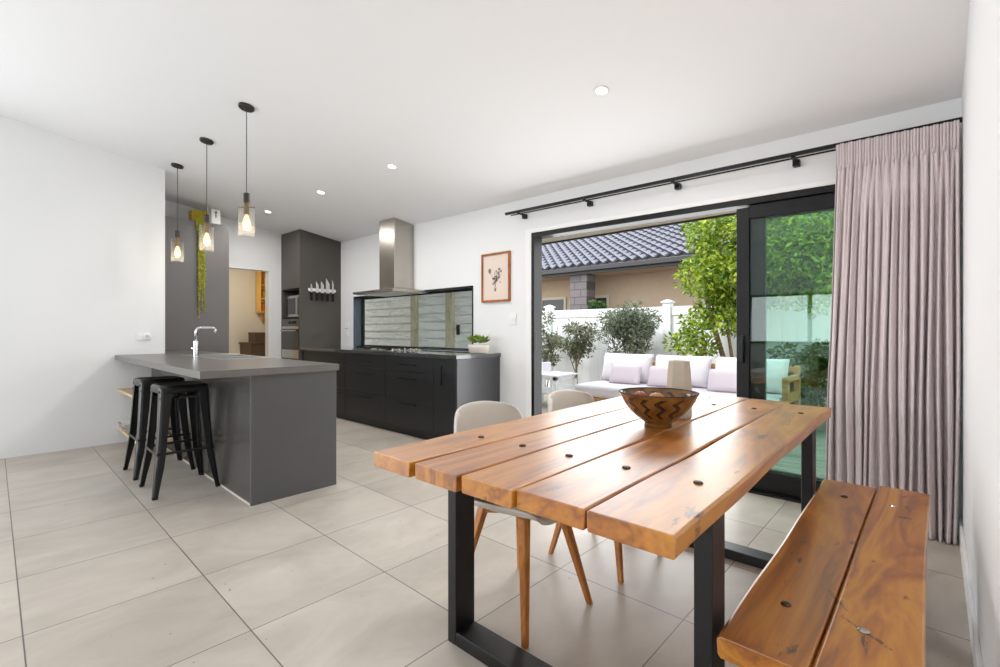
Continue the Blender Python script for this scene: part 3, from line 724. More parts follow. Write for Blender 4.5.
# ------------------------------------------------------------------ stools
def make_stool():
    t=thing('bar_stool','','bar stool',group='bar stools at the breakfast bar')
    H=.768; h=.145
    def rr_(hx,z,rad,n=5):
        out=[]
        for cx,cy,a0 in ((hx-rad,hx-rad,0),(-hx+rad,hx-rad,PI/2),(-hx+rad,-hx+rad,PI),(hx-rad,-hx+rad,3*PI/2)):
            for k in range(n+1):
                a=a0+PI/2*k/n; out.append((cx+rad*math.cos(a),cy+rad*math.sin(a),z))
        return out
    rings=[rr_(h+.012,H-.05,.04),rr_(h+.008,H-.012,.04),rr_(h,H-.002,.038),rr_(h-.012,H,.034),rr_(h-.03,H-.005,.03),rr_(.05,H-.010,.02)]
    n=len(rings[0]); vs=[p for r in rings for p in r]; fs=[]
    for i in range(len(rings)-1):
        for k in range(n): fs.append((i*n+k,i*n+(k+1)%n,(i+1)*n+(k+1)%n,(i+1)*n+k))
    fs.append(tuple((len(rings)-1)*n+k for k in range(n)))
    m=MB(); m.faces(vs,fs); obj('seat',m,M['stool'],t,smooth=True,world=False,solid=.004)
    for sx,sy in ((1,1),(1,-1),(-1,1),(-1,-1)):
        # pressed sheet leg: a flat-cornered L that narrows downward and kicks out at the foot
        st=[(H-.02,.152,.072),(H-.1,.156,.066),(.45,.169,.055),(.28,.181,.050),(.20,.190,.047),(.08,.203,.034),(.0,.212,.028)]
        vs=[];fs=[]
        for z,c,wd in st:
            r=.018 if z>.25 else .012
            cx,cy=c*sx,c*.97*sy
            vs+= [(cx-wd*sx,cy,z),(cx-r*sx,cy,z),(cx-r*.3*sx,cy-r*.3*sy,z),(cx,cy-r*sy,z),(cx,cy-wd*sy,z)]
        for i in range(len(st)-1):
            for k in range(4): fs.append((i*5+k,i*5+k+1,(i+1)*5+k+1,(i+1)*5+k))
        m=MB(); m.faces(vs,fs); lg=obj('leg',m,M['stool'],t,world=False,solid=.006,bevel=.0)
        m=MB(); m.box(.212*sx-.022*(sx>0)-.003*(sx<0)+0,.212*sx+.003*(sx>0)+.022*(sx<0),.2056*sy-.022*(sy>0)-.003*(sy<0),.2056*sy+.003*(sy>0)+.022*(sy<0),0,.022); 
        obj('foot_cap',m,M['gap'],lg,world=False,bevel=.003)
    c=.18
    for (a,b) in (((-c,-c*.97),(c,-c*.97)),((c,-c*.97),(c,c*.97)),((c,c*.97),(-c,c*.97)),((-c,c*.97),(-c,-c*.97))):
        m=MB(); z=.29
        ax,ay=a;bx,by=b
        if abs(ax-bx)>abs(ay-by): m.box(min(ax,bx),max(ax,bx),ay-.003,ay+.003,z,z+.018)
        else: m.box(ax-.003,ax+.003,min(ay,by),max(ay,by),z,z+.018)
        obj('foot_rail',m,M['stool'],t,world=False)
    m=MB()
    for a in (1,-1):
        m.tube([(-.15,-.15*a,H-.085),(0,0,H-.10),(.15,.15*a,H-.085)],.009,8)
    obj('cross_strap',m,M['stool'],t,world=False)
    return t
s1=make_stool(); s1.location=(-4.135,.952,0); s1['label']='black metal bar stool in front, nearest the camera'
s2=copy_tree(s1); s2.location=(-4.767,.952,0); s2['label']='black metal bar stool behind the front one, nearer the left wall'

# ------------------------------------------------------------------ pendant lights
def make_pendant(x,label):
    y=1.335; zc=cz(y,x)
    t=thing('pendant_light',label,'pendant light',(x,y,zc),group='pendants over the island')
    m=MB(); m.lathe([(.056,.004),(.056,-.018),(.051,-.022)],28,(0,0,0)); 
    sl=-math.atan(SLY)
    bmesh.ops.rotate(m.bm,verts=m.bm.verts,cent=(0,0,0),matrix=Matrix.Rotation(sl,3,'X'))
    obj('canopy',m,M['bronze'],t,world=False,bevel=.002)
    L=zc-2.222
    m=MB(); m.tube([(0,0,-.015),(0,0,-L)],.0032,8); obj('cord',m,M['bronze'],t,world=False)
    m=MB(); m.lathe([(.012,-L+.004),(.022,-L),(.022,-L-.072)],20,(0,0,0)); so=obj('socket',m,M['bronze'],t,world=False,bevel=.002)
    m=MB(); m.lathe([(.0195,-L-.072),(.0195,-L-.165)],20,(0,0,0)); obj('socket_sleeve',m,M['brass'],so,world=False)
    m=MB(); m.tube([(-.064,.0,-L-.108),(.064,0,-L-.108)],.004,8); 
    bmesh.ops.rotate(m.bm,verts=m.bm.verts,cent=(0,0,0),matrix=Matrix.Rotation(math.radians(42),3,'Z'))
    obj('crossbar',m,M['bronze'],t,world=False)
    m=MB(); m.lathe([(.056,-L-.10),(.056,-L-.330)],36,(0,0,0),caps=False)
    obj('glass_shade',m,M['clear'],t,world=False,smooth=True,solid=.003)
    m=MB(); b0=-L-.165; m.lathe([(.010,b0),(.013,b0-.012),(.024,b0-.045),(.029,b0-.072),(.026,b0-.095),(.012,b0-.113),(.001,b0-.117)],20,(0,0,0),caps=False)
    obj('bulb',m,M['bulb'],t,world=False,smooth=True)
    ld=bpy.data.lights.new('pendant_glow','POINT'); ld.energy=1.3; ld.color=(1,.86,.68); ld.shadow_soft_size=.03
    lo=bpy.data.objects.new('pendant_glow',ld); COL.objects.link(lo); lo.parent=t; lo.location=(0,0,b0-.135)
    return t
make_pendant(-3.9,'glass cylinder pendant light on the right, the nearest and largest of the three')
make_pendant(-4.89,'glass cylinder pendant light in the middle of the three over the island')
make_pendant(-5.89,'glass cylinder pendant light on the left, farthest of the three, by the white wall')

# ------------------------------------------------------------------ downlights
def make_down(x,y,label,power,vis=True):
    z=cz(max(y,YF),x)
    t=thing('downlight',label,'downlight',(x,y,z),group='ceiling downlights')
    t.rotation_euler=(-math.atan(SLY) if y>YF else 0,0,0)
    m=MB(); m.lathe([(.034,-.001),(.046,-.001),(.047,-.004),(.040,-.007),(.034,-.004)],28,(0,0,0),caps=False); obj('trim_ring',m,M['trim'],t,world=False,smooth=True)
    m=MB(); m.lathe([(.035,-.002),(.0345,-.0035),(.001,-.004)],28,(0,0,0),caps=False); obj('lens',m,M['lamp'],t,world=False)
    ld=bpy.data.lights.new('downlight_beam','AREA'); ld.shape='DISK'; ld.size=.07; ld.energy=power; ld.color=(1,.97,.93); ld.spread=math.radians(180)
    lo=bpy.data.objects.new('downlight_beam',ld); COL.objects.link(lo); lo.parent=t; lo.location=(0,0,-.012)
for x,y,lb in [(-1.535,2.60,'bright ceiling downlight nearest the camera, above the dining table end'),(-3.74,2.55,'ceiling downlight nearest the range hood in the kitchen row'),
               (-5.08,2.52,'ceiling downlight in the middle of the kitchen row'),(-6.5,2.49,'ceiling downlight farthest away, just right of the nearest pendant')]:
    make_down(x,y,lb,11 if x>-2 else 13)

# ------------------------------------------------------------------ kitchen bench
BY=3.10; B0,B1=-6.84,-3.445
tag(obj('kitchen_worktop',MB().box(-6.838,-3.425,BY-.025,W-.001,.882,.922),M['topd'],bevel=.002),'charcoal worktop along the window wall with the cooktop on it','worktop')
def unit(name,x0,x1,label,fronts,grp,vertical=None):
    t=thing(name,label,'cabinet',((x0+x1)/2,(BY+W)/2,0),group=grp)
    obj('carcass',MB().box(x0+.002,x1-.002,BY+.022,W-.002,.10,.878),M['cab'],t)
    obj('plinth',MB().box(x0+.002,x1-.002,BY+.05,BY+.07,0,.10),M['cab'],t)
    for z0,z1,hz in fronts:
        nm='drawer' if vertical is None else 'door'
        d=obj(nm,MB().box(x0+.0025,x1-.0025,BY,BY+.02,z0+.002,z1-.002),M['cab'],t,bevel=.0015)
        m=MB(); xc=(x0+x1)/2
        if vertical is None:
            w_=.16
            m.box(xc-w_,xc+w_,BY-.024,BY-.016,hz-.006,hz+.006); m.box(xc-w_+.02,xc-w_+.03,BY-.02,BY+.001,hz-.004,hz+.004); m.box(xc+w_-.03,xc+w_-.02,BY-.02,BY+.001,hz-.004,hz+.004)
        else:
            m.box(vertical-.006,vertical+.006,BY-.024,BY-.016,z1-.27,z1-.07); m.box(vertical-.004,vertical+.004,BY-.02,BY+.001,z1-.26,z1-.25); m.box(vertical-.004,vertical+.004,BY-.02,BY+.001,z1-.09,z1-.08)
        h=obj('handle',m,M['handle'],None,bevel=.002); wl=h.location.copy(); h.parent=d; h.location=wl-world_loc(d)
    return t
dr=[(.10,.41,.357),(.41,.715,.634),(.715,.878,.79)]
unit('drawer_cabinet',B0+.01,-6.05,'black drawer cabinet beside the oven tower',dr,'black base cabinets under the window')
unit('drawer_cabinet',-6.05,-5.6,'narrow black drawer cabinet left of the cooktop drawers',dr,'black base cabinets under the window')
unit('drawer_cabinet',-5.6,-4.68,'wide black drawer cabinet below the cooktop',dr,'black base cabinets under the window')
unit('drawer_cabinet',-4.68,-3.80,'black drawer cabinet right of the one below the cooktop',dr,'black base cabinets under the window')
pu=unit('pull_out_cabinet',-3.80,-3.465,'narrow black cupboard with an upright handle at the right end of the bench',[(.10,.878,0)],'black base cabinets under the window',vertical=-3.66)
obj('end_panel',MB().box(-3.463,-3.44,BY,W-.002,0,.881),M['cabend'],pu,bevel=.001)

# cooktop
ck=thing('gas_cooktop','black gas cooktop with iron grates below the range hood','cooktop',(-5.13,3.4,.922))
obj('glass_plate',MB().box(-5.56,-4.70,3.18,3.64,.9222,.928),M['steel'],ck,bevel=.002)
for cx_,cy_,r in ((-5.38,3.3,.05),(-5.38,3.53,.04),(-4.9,3.3,.045),(-4.9,3.53,.05),(-5.13,3.42,.065)):
    m=MB(); m.lathe([(r,0),(r*.95,.012),(r*.6,.016)],20,(cx_,cy_,.928)); obj('burner',m,M['gap'],ck)
for gx in (-5.38,-5.13,-4.9):
    m=MB(); g0,g1=gx-.115,gx+.115; zz0,zz1=.946,.957
    for y in (3.21,3.415,3.62): m.box(g0,g1,y-.005,y+.005,zz0,zz1)
    for x in (g0,gx,g1): m.box(x-.005,x+.005,3.21,3.62,zz0,zz1)
    for x in (g0,g1):
        for y in (3.215,3.615): m.box(x-.006,x+.006,y-.006,y+.006,.928,zz0)
    obj('grate',m,M['gap'],ck)
for k in range(5):
    m=MB(); m.lathe([(.017,0),(.016,.02),(.012,.022)],14,(-4.73-.0,3.24+.085*k,.928)); obj('knob',m,M['steel'],ck)

# range hood
hd=thing('range_hood','stainless steel range hood with square chimney on the window wall','range hood',(-5.13,3.46,1.64))
cx0,cx1,cy0=-5.30,-4.965,3.42
m=MB(); m.hexa([(cx0,cy0,1.70),(cx1,cy0,1.70),(cx1,W-.001,1.70),(cx0,W-.001,1.70)],[(cx0,cy0,cz(cy0,-5.1)-.002),(cx1,cy0,cz(cy0,-5.1)-.002),(cx1,W-.001,cz(W,-5.1)-.002),(cx0,W-.001,cz(W,-5.1)-.002)])
ch_=obj('chimney',m,M['steel'],hd,bevel=.002)
m=MB(); a0,a1,b0=-5.58,-4.68,3.20
m.box(a0,a1,b0,W-.001,1.636,1.664)
m.hexa([(a0+.01,b0+.01,1.664),(a1-.01,b0+.01,1.664),(a1-.01,W-.001,1.664),(a0+.01,W-.001,1.664)],[(cx0-.03,cy0-.02,1.705),(cx1+.03,cy0-.02,1.705),(cx1+.03,W-.001,1.705),(cx0-.03,W-.001,1.705)])
obj('canopy',m,M['steel'],hd)
m=MB(); m.box(a0+.05,a1-.05,b0+.06,W-.05,1.630,1.6355); obj('filter',m,M['sink'],hd)
for k in range(4):
    m=MB(); m.lathe([(.008,0),(.008,-.004)],10,(0,0,0)); bmesh.ops.rotate(m.bm,verts=m.bm.verts,cent=(0,0,0),matrix=Matrix.Rotation(-PI/2,3,'X')); bmesh.ops.translate(m.bm,verts=m.bm.verts,vec=(-5.19+.04*k,b0,1.65)); obj('button',m,M['gap'],hd)

# plant bowl
pp=thing('potted_plant','white oval bowl of green succulents at the right end of the bench','plant',(-3.535,3.49,.922))
m=MB(); m.lathe([(.10,0),(.122,.012),(.132,.06),(.134,.095),(.127,.095),(.122,.06)],32,(0,0,0),a=1,b=.62); 
o=obj('pot',m,M['shell'],pp,world=False,smooth=True)
m=MB(); m.lathe([(.122,.08),(.0,.086)],24,(0,0,0),a=1,b=.6,caps=False); obj('soil',m,M['soil'],pp,world=False)
pr_=random.Random(5)
for k in range(14):
    cx_=-.10+.20*pr_.random(); cy_=-.05+.1*pr_.random(); hh=.05+.04*pr_.random()
    m=MB()
    for j in range(11):
        a=2.4*j; el=.35+.9*(j/11); L=.050+.022*pr_.random()
        d=Vector((math.cos(a)*math.cos(el),math.sin(a)*math.cos(el),math.sin(el))); sd=Vector((-math.sin(a),math.cos(a),0))*.018
        p=Vector((cx_,cy_,.085+hh*.45)); q=p+d*L*.6; e=p+d*L*1.3; up=Vector((0,0,.004))
        m.faces([p,q+sd+up,e,q-sd+up,q-up*1.5],[(0,1,4),(1,2,4),(2,3,4),(3,0,4),(0,3,2,1)])
    obj('rosette',m,M['succ'],pp,world=False)

# ------------------------------------------------------------------ oven tower
TX0,TX1,TY=-7.495,-6.842,3.07
tw=thing('oven_tower','tall dark grey cabinet tower holding the oven and microwave','cabinet',((TX0+TX1)/2,3.4,0))
def slab(x0,x1,y0,y1,z0): 
    m=MB(); m.hexa([(x0,y0,z0),(x1,y0,z0),(x1,y1,z0),(x0,y1,z0)],[(x0,y0,cz(y0,x0)-.003),(x1,y0,cz(y0,x1)-.003),(x1,y1,cz(y1,x1)-.003),(x0,y1,cz(y1,x0)-.003)]); return m
obj('side_panel',slab(TX1-.025,TX1,TY,W-.002,0),M['tower'],tw,bevel=.001)
obj('side_panel',slab(TX0,TX0+.025,TY,W-.002,0),M['tower'],tw)
obj('back_panel',MB().box(TX0+.025,TX1-.025,W-.02,W-.004,.1,2.48),M['tower'],tw)
obj('niche_shelf',MB().box(TX0+.025,TX1-.025,TY+.02,W-.02,1.345,1.365),M['gap'],tw)
obj('niche_shelf',MB().box(TX0+.025,TX1-.025,TY+.02,W-.02,1.775,1.795),M['gap'],tw)
obj('door',slab(TX0+.027,TX1-.027,TY,TY+.02,1.80),M['tower'],tw,bevel=.001)
obj('drawer',MB().box(TX0+.027,TX1-.027,TY,TY+.02,.1,.742),M['tower'],tw,bevel=.001)
ov=thing('oven','built-in black glass and steel oven in the tower','oven',(-7.17,3.3,.75))
o0,o1=TX0+.03,TX1-.03
obj('body',MB().box(o0+.01,o1-.01,TY+.02,3.6,.75,1.34),M['gap'],ov)
obj('control_panel',MB().box(o0,o1,TY-.004,TY+.02,1.235,1.34),M['tower'],ov,bevel=.002)
for x in (-7.16,-7.05,-6.98):
    m=MB(); m.lathe([(.02,0),(.018,.022)],16,(0,0,0)); bmesh.ops.rotate(m.bm,verts=m.bm.verts,cent=(0,0,0),matrix=Matrix.Rotation(PI/2,3,'X')); bmesh.ops.translate(m.bm,verts=m.bm.verts,vec=(x,TY-.004,1.287)); obj('knob',m,M['gap'],ov)
dd=obj('door',MB().box(o0,o1,TY-.006,TY+.018,.88,1.19),M['oven'],ov,bevel=.002)
obj('trim_strip',MB().box(o0,o1,TY-.006,TY+.018,1.192,1.232),M['steel'],ov)
obj('lower_strip',MB().box(o0,o1,TY-.006,TY+.018,.75,.878),M['steel'],ov)
m=MB(); m.tube([(o0+.04,TY-.04,1.165),(o1-.04,TY-.04,1.165)],.009,10); m.box(o0+.06,o0+.08,TY-.04,TY-.005,1.159,1.171); m.box(o1-.08,o1-.06,TY-.04,TY-.005,1.159,1.171)
obj('handle',m,M['steel'],ov)
mw=thing('microwave','steel microwave in the tower niche above the oven','microwave',(-7.17,3.3,1.366))
obj('body',MB().box(-7.43,-6.89,TY+.05,3.5,1.372,1.70),M['steel'],mw,bevel=.004)
obj('door_window',MB().box(-7.40,-7.05,TY+.044,TY+.052,1.415,1.66),M['oven'],mw,bevel=.002)
m=MB(); m.tube([(-7.035,TY+.03,1.42),(-7.035,TY+.03,1.655)],.007,8); obj('handle',m,M['sink'],mw)
obj('control_panel',MB().box(-7.01,-6.90,TY+.045,TY+.052,1.39,1.68),M['oven'],mw)
for dx in (-.2,.2): obj('foot',MB().box(-7.16+dx-.015,-7.16+dx+.015,TY+.08,TY+.11,1.3655,1.373),M['gap'],mw)

# knife rack and knives on the tower's side
kx=TX1
tag(obj('knife_rack',MB().box(kx,kx+.018,3.19,3.625,1.755,1.80),M['white'],bevel=.003),'white magnetic knife strip on the tower side','knife rack')
for y,L,w,lb in [(3.235,.09,.026,'small paring knife at the left end of the magnetic strip'),(3.325,.125,.042,'second knife from the left on the magnetic strip'),(3.405,.135,.050,'broad knife in the middle of the magnetic strip'),
               (3.49,.185,.060,'largest chef knife with the tallest blade on the magnetic strip'),(3.575,.17,.030,'slim knife at the right end of the magnetic strip')]:
    k=thing('knife',lb,'knife',(kx+.018,y,1.62),group='knives on the magnetic strip')
    zt=1.785
    m=MB(); m.prism([(y-w/2,1.735),(y+w/2,1.735),(y+w/2,zt+L*.5),(y-w/2+.004,zt+L),(y-w/2,zt+L*.8)],'x',kx+.0185,kx+.021); obj('blade',m,M['knife'],k)
    m=MB(); m.box(kx+.0185,kx+.034,y-.018,y+.018,1.615,1.737); obj('handle',m,M['handle'],k,bevel=.004)

# ------------------------------------------------------------------ tall grey cabinet at the kitchen end
tc_=thing('tall_cabinet','tall flat grey cabinet behind the tap, trailing plant on top','cabinet',(-7.27,1.75,0))
obj('carcass',MB().box(XB+.002,-7.07,1.297,2.188,0,2.59),M['islside'],tc_)
obj('door',MB().box(-7.069,-7.048,1.297,2.19,.005,2.592),M['islside'],tc_,bevel=.001)
# yellow pot and trailing vine
tp=thing('trailing_plant','yellow pot with a long trailing vine hanging down the tall grey cabinet','plant',(-7.12,1.83,2.592))
m=MB(); m.hexa([(-7.20,1.765,2.593),(-7.055,1.765,2.593),(-7.055,1.935,2.593),(-7.20,1.935,2.593)],[(-7.215,1.755,2.735),(-7.05,1.755,2.735),(-7.05,1.945,2.735),(-7.215,1.945,2.735)])
obj('pot',m,M['yellow'],tp,bevel=.008)
vr=random.Random(9)
for s in range(16):
    y0=vr.uniform(1.78,1.92); zend=vr.uniform(1.28,2.3) if s>3 else vr.uniform(1.25,1.5)
    yb=1.855+vr.uniform(-.035,.04)
    pts=[(-7.1,y0,2.725),(-7.045,y0,2.738),(-7.02,y0,2.68)]
    n=9
    for k in range(1,n+1):
        f=k/n; pts.append((-7.025+vr.uniform(-.012,.006),y0+(yb-y0)*min(1,f*1.8)+vr.uniform(-.012,.012),2.70+(zend-2.70)*f))
    m=MB(); m.tube(pts,.0035,5)
    # small leaves along the strand
    P=[Vector(p) for p in pts]
    for i in range(2,len(P)-1):
        for q in range(9):
            c=P[i].lerp(P[i+1],vr.random()); a=vr.uniform(0,2*PI); d=Vector((abs(math.cos(a))*.5,math.sin(a),vr.uniform(-.9,.2))).normalized()*vr.uniform(.014,.026)
            sd=d.cross(Vector((1,0,.2))).normalized()*.007
            c=c+Vector((.004,0,0))
            m.faces([c,c+d*.5+sd,c+d,c+d*.5-sd],[(0,1,2,3)])
    obj('vine_strand',m,M['vine'],tp)
wc=thing('canister','white card with a dark mark standing on the tall grey cabinet','ornament',(-7.12,2.03,2.592))
obj('board',MB().box(-7.13,-7.112,1.995,2.105,2.592,2.80),M['white'],wc,bevel=.003)
m=MB()
m.lathe([(.014,0),(.014,.002)],14,(0,0,0)); bmesh.ops.rotate(m.bm,verts=m.bm.verts,cent=(0,0,0),matrix=Matrix.Rotation(PI/2,3,'Y')); bmesh.ops.translate(m.bm,verts=m.bm.verts,vec=(-7.112,2.05,2.755))
m.box(-7.1122,-7.110,2.044,2.056,2.69,2.735)
obj('printed_mark',m,M['gap'],wc)
wc.name='display_card'

# ------------------------------------------------------------------ scullery furniture
sh=thing('wall_cubby','honey timber wall shelf with jars seen through the doorway','shelf',(-9.2,3.45,1.5))
x0,x1,y0,y1,za,zb=-9.298,-9.08,3.34,3.70,1.50,2.27
m=MB(); t=.018
m.box(x0,x1,y0,y0+t,za,zb); m.box(x0,x1,y1-t,y1,za,zb); m.box(x0,x0+.008,y0,y1,za,zb)
obj('case',m,M['yshelf'],sh)
for z in (1.50,1.75,2.0,2.252): obj('shelf_board',MB().box(x0,x1,y0+t,y1-t,z,z+t),M['yshelf'],sh)
m=MB(); m.prism([(x0,1.3),(x0+.02,1.3),(x1-.03,1.498),(x0,1.498)],'y',3.46,3.48); obj('bracket',m,M['yshelf'],sh)
for (y,z,h,c,lb) in [(3.42,1.518,.15,'orange','orange jar on the lowest scullery shelf, left'),(3.51,1.518,.12,'terracotta','red-brown jar on the lowest scullery shelf, right'),(3.43,1.768,.14,'yellow','yellow jar on the middle scullery shelf, left'),(3.53,1.768,.13,'orange','orange jar on the middle scullery shelf, right'),(3.46,2.018,.15,'yellow','yellow jar on the top scullery shelf')]:
    j=thing('jar',lb,'jar',(-9.17,y,z),group='jars on the scullery shelf')
    m=MB(); m.lathe([(.033,0),(.036,.01),(.036,h*.8),(.028,h*.88),(.028,h)],18,(0,0,.0005)); obj('glass',m,M[c],j,world=False)
    m=MB(); m.lathe([(.03,h),(.03,h+.016)],18,(0,0,.0006)); obj('lid',m,M['brass'],j,world=False)
sc=thing('sideboard','brown low cupboard in the scullery','cabinet',(-9.0,3.45,0))
obj('carcass',MB().box(-9.298,-8.75,3.07,3.87,0,.93),M['brown'],sc)
obj('top',MB().box(-9.298,-8.73,3.05,3.87,.93,.955),M['brown'],sc)
dd=obj('door',MB().box(-8.75,-8.735,3.09,3.46,.06,.91),M['brown'],sc,bevel=.002); obj('door',MB().box(-8.75,-8.735,3.48,3.85,.06,.91),M['brown'],sc,bevel=.002)
bx=thing('storage_box','dark brown storage box on the scullery cupboard','box',(-9.05,3.45,.956))
obj('body',MB().box(-9.2,-8.85,3.18,3.6,.956,1.10),M['brown'],bx,bevel=.004)
obj('lid',MB().box(-9.205,-8.845,3.175,3.605,1.10,1.135),M['brown'],bx,bevel=.004)

# ------------------------------------------------------------------ switches, outlets, picture
def plate(x0,x1,z0,z1,label,cat,n,name,horiz=True):
    p=thing(name,label,cat,((x0+x1)/2,W,z0),group='wall plates')
    obj('plate',MB().box(x0,x1,W-.009,W-.0005,z0,z1),M['white'],p,bevel=.003)
    for k in range(n):
        xc=x0+(x1-x0)*(k+.5)/n; obj('rocker',MB().box(xc-.012,xc+.012,W-.013,W-.009,(z0+z1)/2-.014,(z0+z1)/2+.014),M['trim'],p,bevel=.002)
plate(-3.295,-3.205,1.225,1.345,'white light switch right of the framed picture','switch',2,'light_switch')
plate(-3.74,-3.58,1.085,1.16,'white wall outlet above the plant bowl','outlet',2,'wall_outlet')
plate(-6.735,-6.61,1.20,1.295,'upper white wall outlet between tower and window','outlet',1,'wall_outlet')
plate(-6.735,-6.61,1.085,1.18,'lower white wall outlet between tower and window','outlet',1,'wall_outlet')
lo_=thing('wall_outlet','white double wall outlet on the left wall above the bar','outlet',(XL,1.07,1.06),group='wall plates')
obj('plate',MB().box(XL+.0005,XL+.01,1.035,1.16,1.062,1.146),M['white'],lo_,bevel=.003)
obj('rocker',MB().box(XL+.01,XL+.014,1.055,1.08,1.11,1.13),M['trim'],lo_)
pf=thing('plug_adapter','round white plug-in adapter in the left wall outlet','plug',(XL+.01,1.128,1.08))
m=MB(); m.lathe([(.034,0),(.036,.01),(.036,.022),(.03,.03)],24,(0,0,0)); bmesh.ops.rotate(m.bm,verts=m.bm.verts,cent=(0,0,0),matrix=Matrix.Rotation(PI/2,3,'Y')); bmesh.ops.translate(m.bm,verts=m.bm.verts,vec=(XL+.0105,1.128,1.1))
obj('body',m,M['white'],pf,bevel=.002)
m=MB(); m.lathe([(.02,0),(.02,.003)],20,(0,0,0)); bmesh.ops.rotate(m.bm,verts=m.bm.verts,cent=(0,0,0),matrix=Matrix.Rotation(PI/2,3,'Y')); bmesh.ops.translate(m.bm,verts=m.bm.verts,vec=(XL+.0405,1.128,1.1))
obj('dial',m,M['pad'],pf)

px0,px1,pz0,pz1=-3.705,-3.285,1.475,2.008
pic=thing('framed_picture','small botanical drawing in a red-brown wooden frame by the sliding door','picture',((px0+px1)/2,W,pz0))
m=MB(); t=.022
m.box(px0,px0+t,W-.025,W-.001,pz0,pz1); m.box(px1-t,px1,W-.025,W-.001,pz0,pz1); m.box(px0+t,px1-t,W-.025,W-.001,pz0,pz0+t); m.box(px0+t,px1-t,W-.025,W-.001,pz1-t,pz1)
obj('frame',m,M['picw'],pic,bevel=.002)
obj('paper',MB().box(px0+t,px1-t,W-.010,W-.001,pz0+t,pz1-t),mat('picture_paper',srgb(232,216,204),.8),pic)
# drawing: a loose spray of stems, leaves and seed heads
m=MB(); pr2=random.Random(21); yq=W-.0115
def blot(cx,cz_,r,asp=1,rot=0,n=9):
    vs=[(cx,yq,cz_)]
    for k in range(n):
        a=2*PI*k/n; q=r*pr2.uniform(.75,1.15); u,v=q*math.cos(a),q*asp*math.sin(a)
        vs.append((cx+u*math.cos(rot)-v*math.sin(rot),yq,cz_+u*math.sin(rot)+v*math.cos(rot)))
    m.faces(vs,[(0,1+k,1+(k+1)%n) for k in range(n)])
pcx,pcz=(px0+px1)/2,(pz0+pz1)/2
for (a,b) in [((0,-.07),(-.09,.07)),((0,-.07),(.02,.02)),((0,-.05),(.07,.09)),((.01,-.02),(.075,.0)),((0,-.07),(-.02,-.13)),((.05,.06),(.10,.07)),((-.02,0),(-.05,-.03))]:
    A=Vector((pcx+a[0],yq,pcz+a[1])); B=Vector((pcx+b[0],yq,pcz+b[1])); n_=Vector((-(B-A).z,0,(B-A).x)).normalized()*.0022
    m.faces([A-n_,B-n_,B+n_,A+n_],[(0,1,2,3)])
for k in range(46):
    a=pr2.uniform(0,2*PI); r=pr2.uniform(.0,.095)
    blot(pcx+.01+r*.75*math.cos(a),pcz-.015+r*1.1*math.sin(a),pr2.uniform(.008,.019),.5,pr2.uniform(0,3))
blot(pcx-.09,pcz+.075,.024,1.2); blot(pcx+.055,pcz+.085,.02,.7); blot(pcx-.005,pcz-.135,.014,1.5); blot(pcx+.08,pcz+.06,.012)
obj('ink_drawing',m,mat('ink',srgb(138,128,120),.9),pic)

# ------------------------------------------------------------------ outdoors: deck, garden, fence
DK=-.03
m=MB(); y=WO+.02
while y<7.35:
    m.box(-9.5,4.5,y,y+.088,DK-.03,DK); y+=.093
struct('deck',m,M['deck'])
struct('ground',MB().box(-24,14,WO,30,-.4,-.075),M['soil'])
struct('paving',MB().box(-24,14,-20,YR-.2,-.4,-.13),M['deck']); struct('paving_side',MB().box(-24,-7.62,YR-.2,1.4,-.4,-.13),M['deck'])
# soffit of this house
m=MB(); SE=4.86
m.box(-9.6,4,WO,SE,2.30,2.34)
struct('trim_2',m,M['brickp'])
m=MB(); m.box(-9.6,4,SE,SE+.02,2.28,2.42)
struct('trim_3',m,M['gutter'])

# white fence
fn=thing('garden_fence','white panel fence with capped posts behind the outdoor sofa','fence',(-3.0,7.5,-.06))
FY=7.5; FT=1.56
for k in range(-2,5):
    px=-3.2+2.4*k
    m=MB(); m.box(px-.065,px+.065,FY-.065,FY+.065,-.06,FT+.06); po=obj('post',m,M['fence'],fn,bevel=.004)
    m=MB(); m.box(px-.085,px+.085,FY-.085,FY+.085,FT+.06,FT+.085); m.hexa([(px-.07,FY-.07,FT+.085),(px+.07,FY-.07,FT+.085),(px+.07,FY+.07,FT+.085),(px-.07,FY+.07,FT+.085)],[(px-.01,FY-.01,FT+.115),(px+.01,FY-.01,FT+.115),(px+.01,FY+.01,FT+.115),(px-.01,FY+.01,FT+.115)])
    c=obj('post_cap',m,M['fence'],None); wl=c.location.copy(); c.parent=po; c.location=wl-world_loc(po)
    if k<4:
        m=MB(); a,b=px+.065,px+2.4-.065
        m.box(a,b,FY-.03,FY+.03,FT-.14,FT); m.box(a,b,FY-.03,FY+.03,.0,.14)
        n=13; wv=(b-a)/n
        for i in range(n): m.box(a+i*wv+.0025,a+(i+1)*wv-.0025,FY-.012,FY+.012,.14,FT-.14)
        obj('panel',m,M['fence'],fn)

# timber fence outside the kitchen window
tf=thing('timber_fence','weathered horizontal board fence outside the kitchen window','fence',(-7.0,5.1,-.07))
def zboards(x0,x1,y,ztop,n,pitch):
    m=MB()
    for i in range(n):
        z=ztop-(i+1)*pitch; m.box(x0,x1,y-.012,y+.012,z+.008,z+pitch-.006)
    m.box(x0,x1,y+.05,y+.06,ztop-n*pitch,ztop-.004)  # backing sheet added behind the boards so the gaps look dark
    return m
for x0,x1,zt in ((-9.6,-6.78,1.86),(-6.68,-5.84,1.88),(-5.72,-4.95,1.84)):
    obj('board_panel',zboards(x0,x1,5.1,zt,13,.142),M['board'],tf)
for x0,x1 in ((-6.80,-6.66),(-5.86,-5.70)):
    obj('post',MB().box(x0,x1,5.02,5.09,-.07,1.92),M['post'],tf,bevel=.003)
m=MB(); m.box(-5.64,-5.58,5.06,5.085,1.10,1.26); obj('latch',m,M['gap'],tf,bevel=.004)

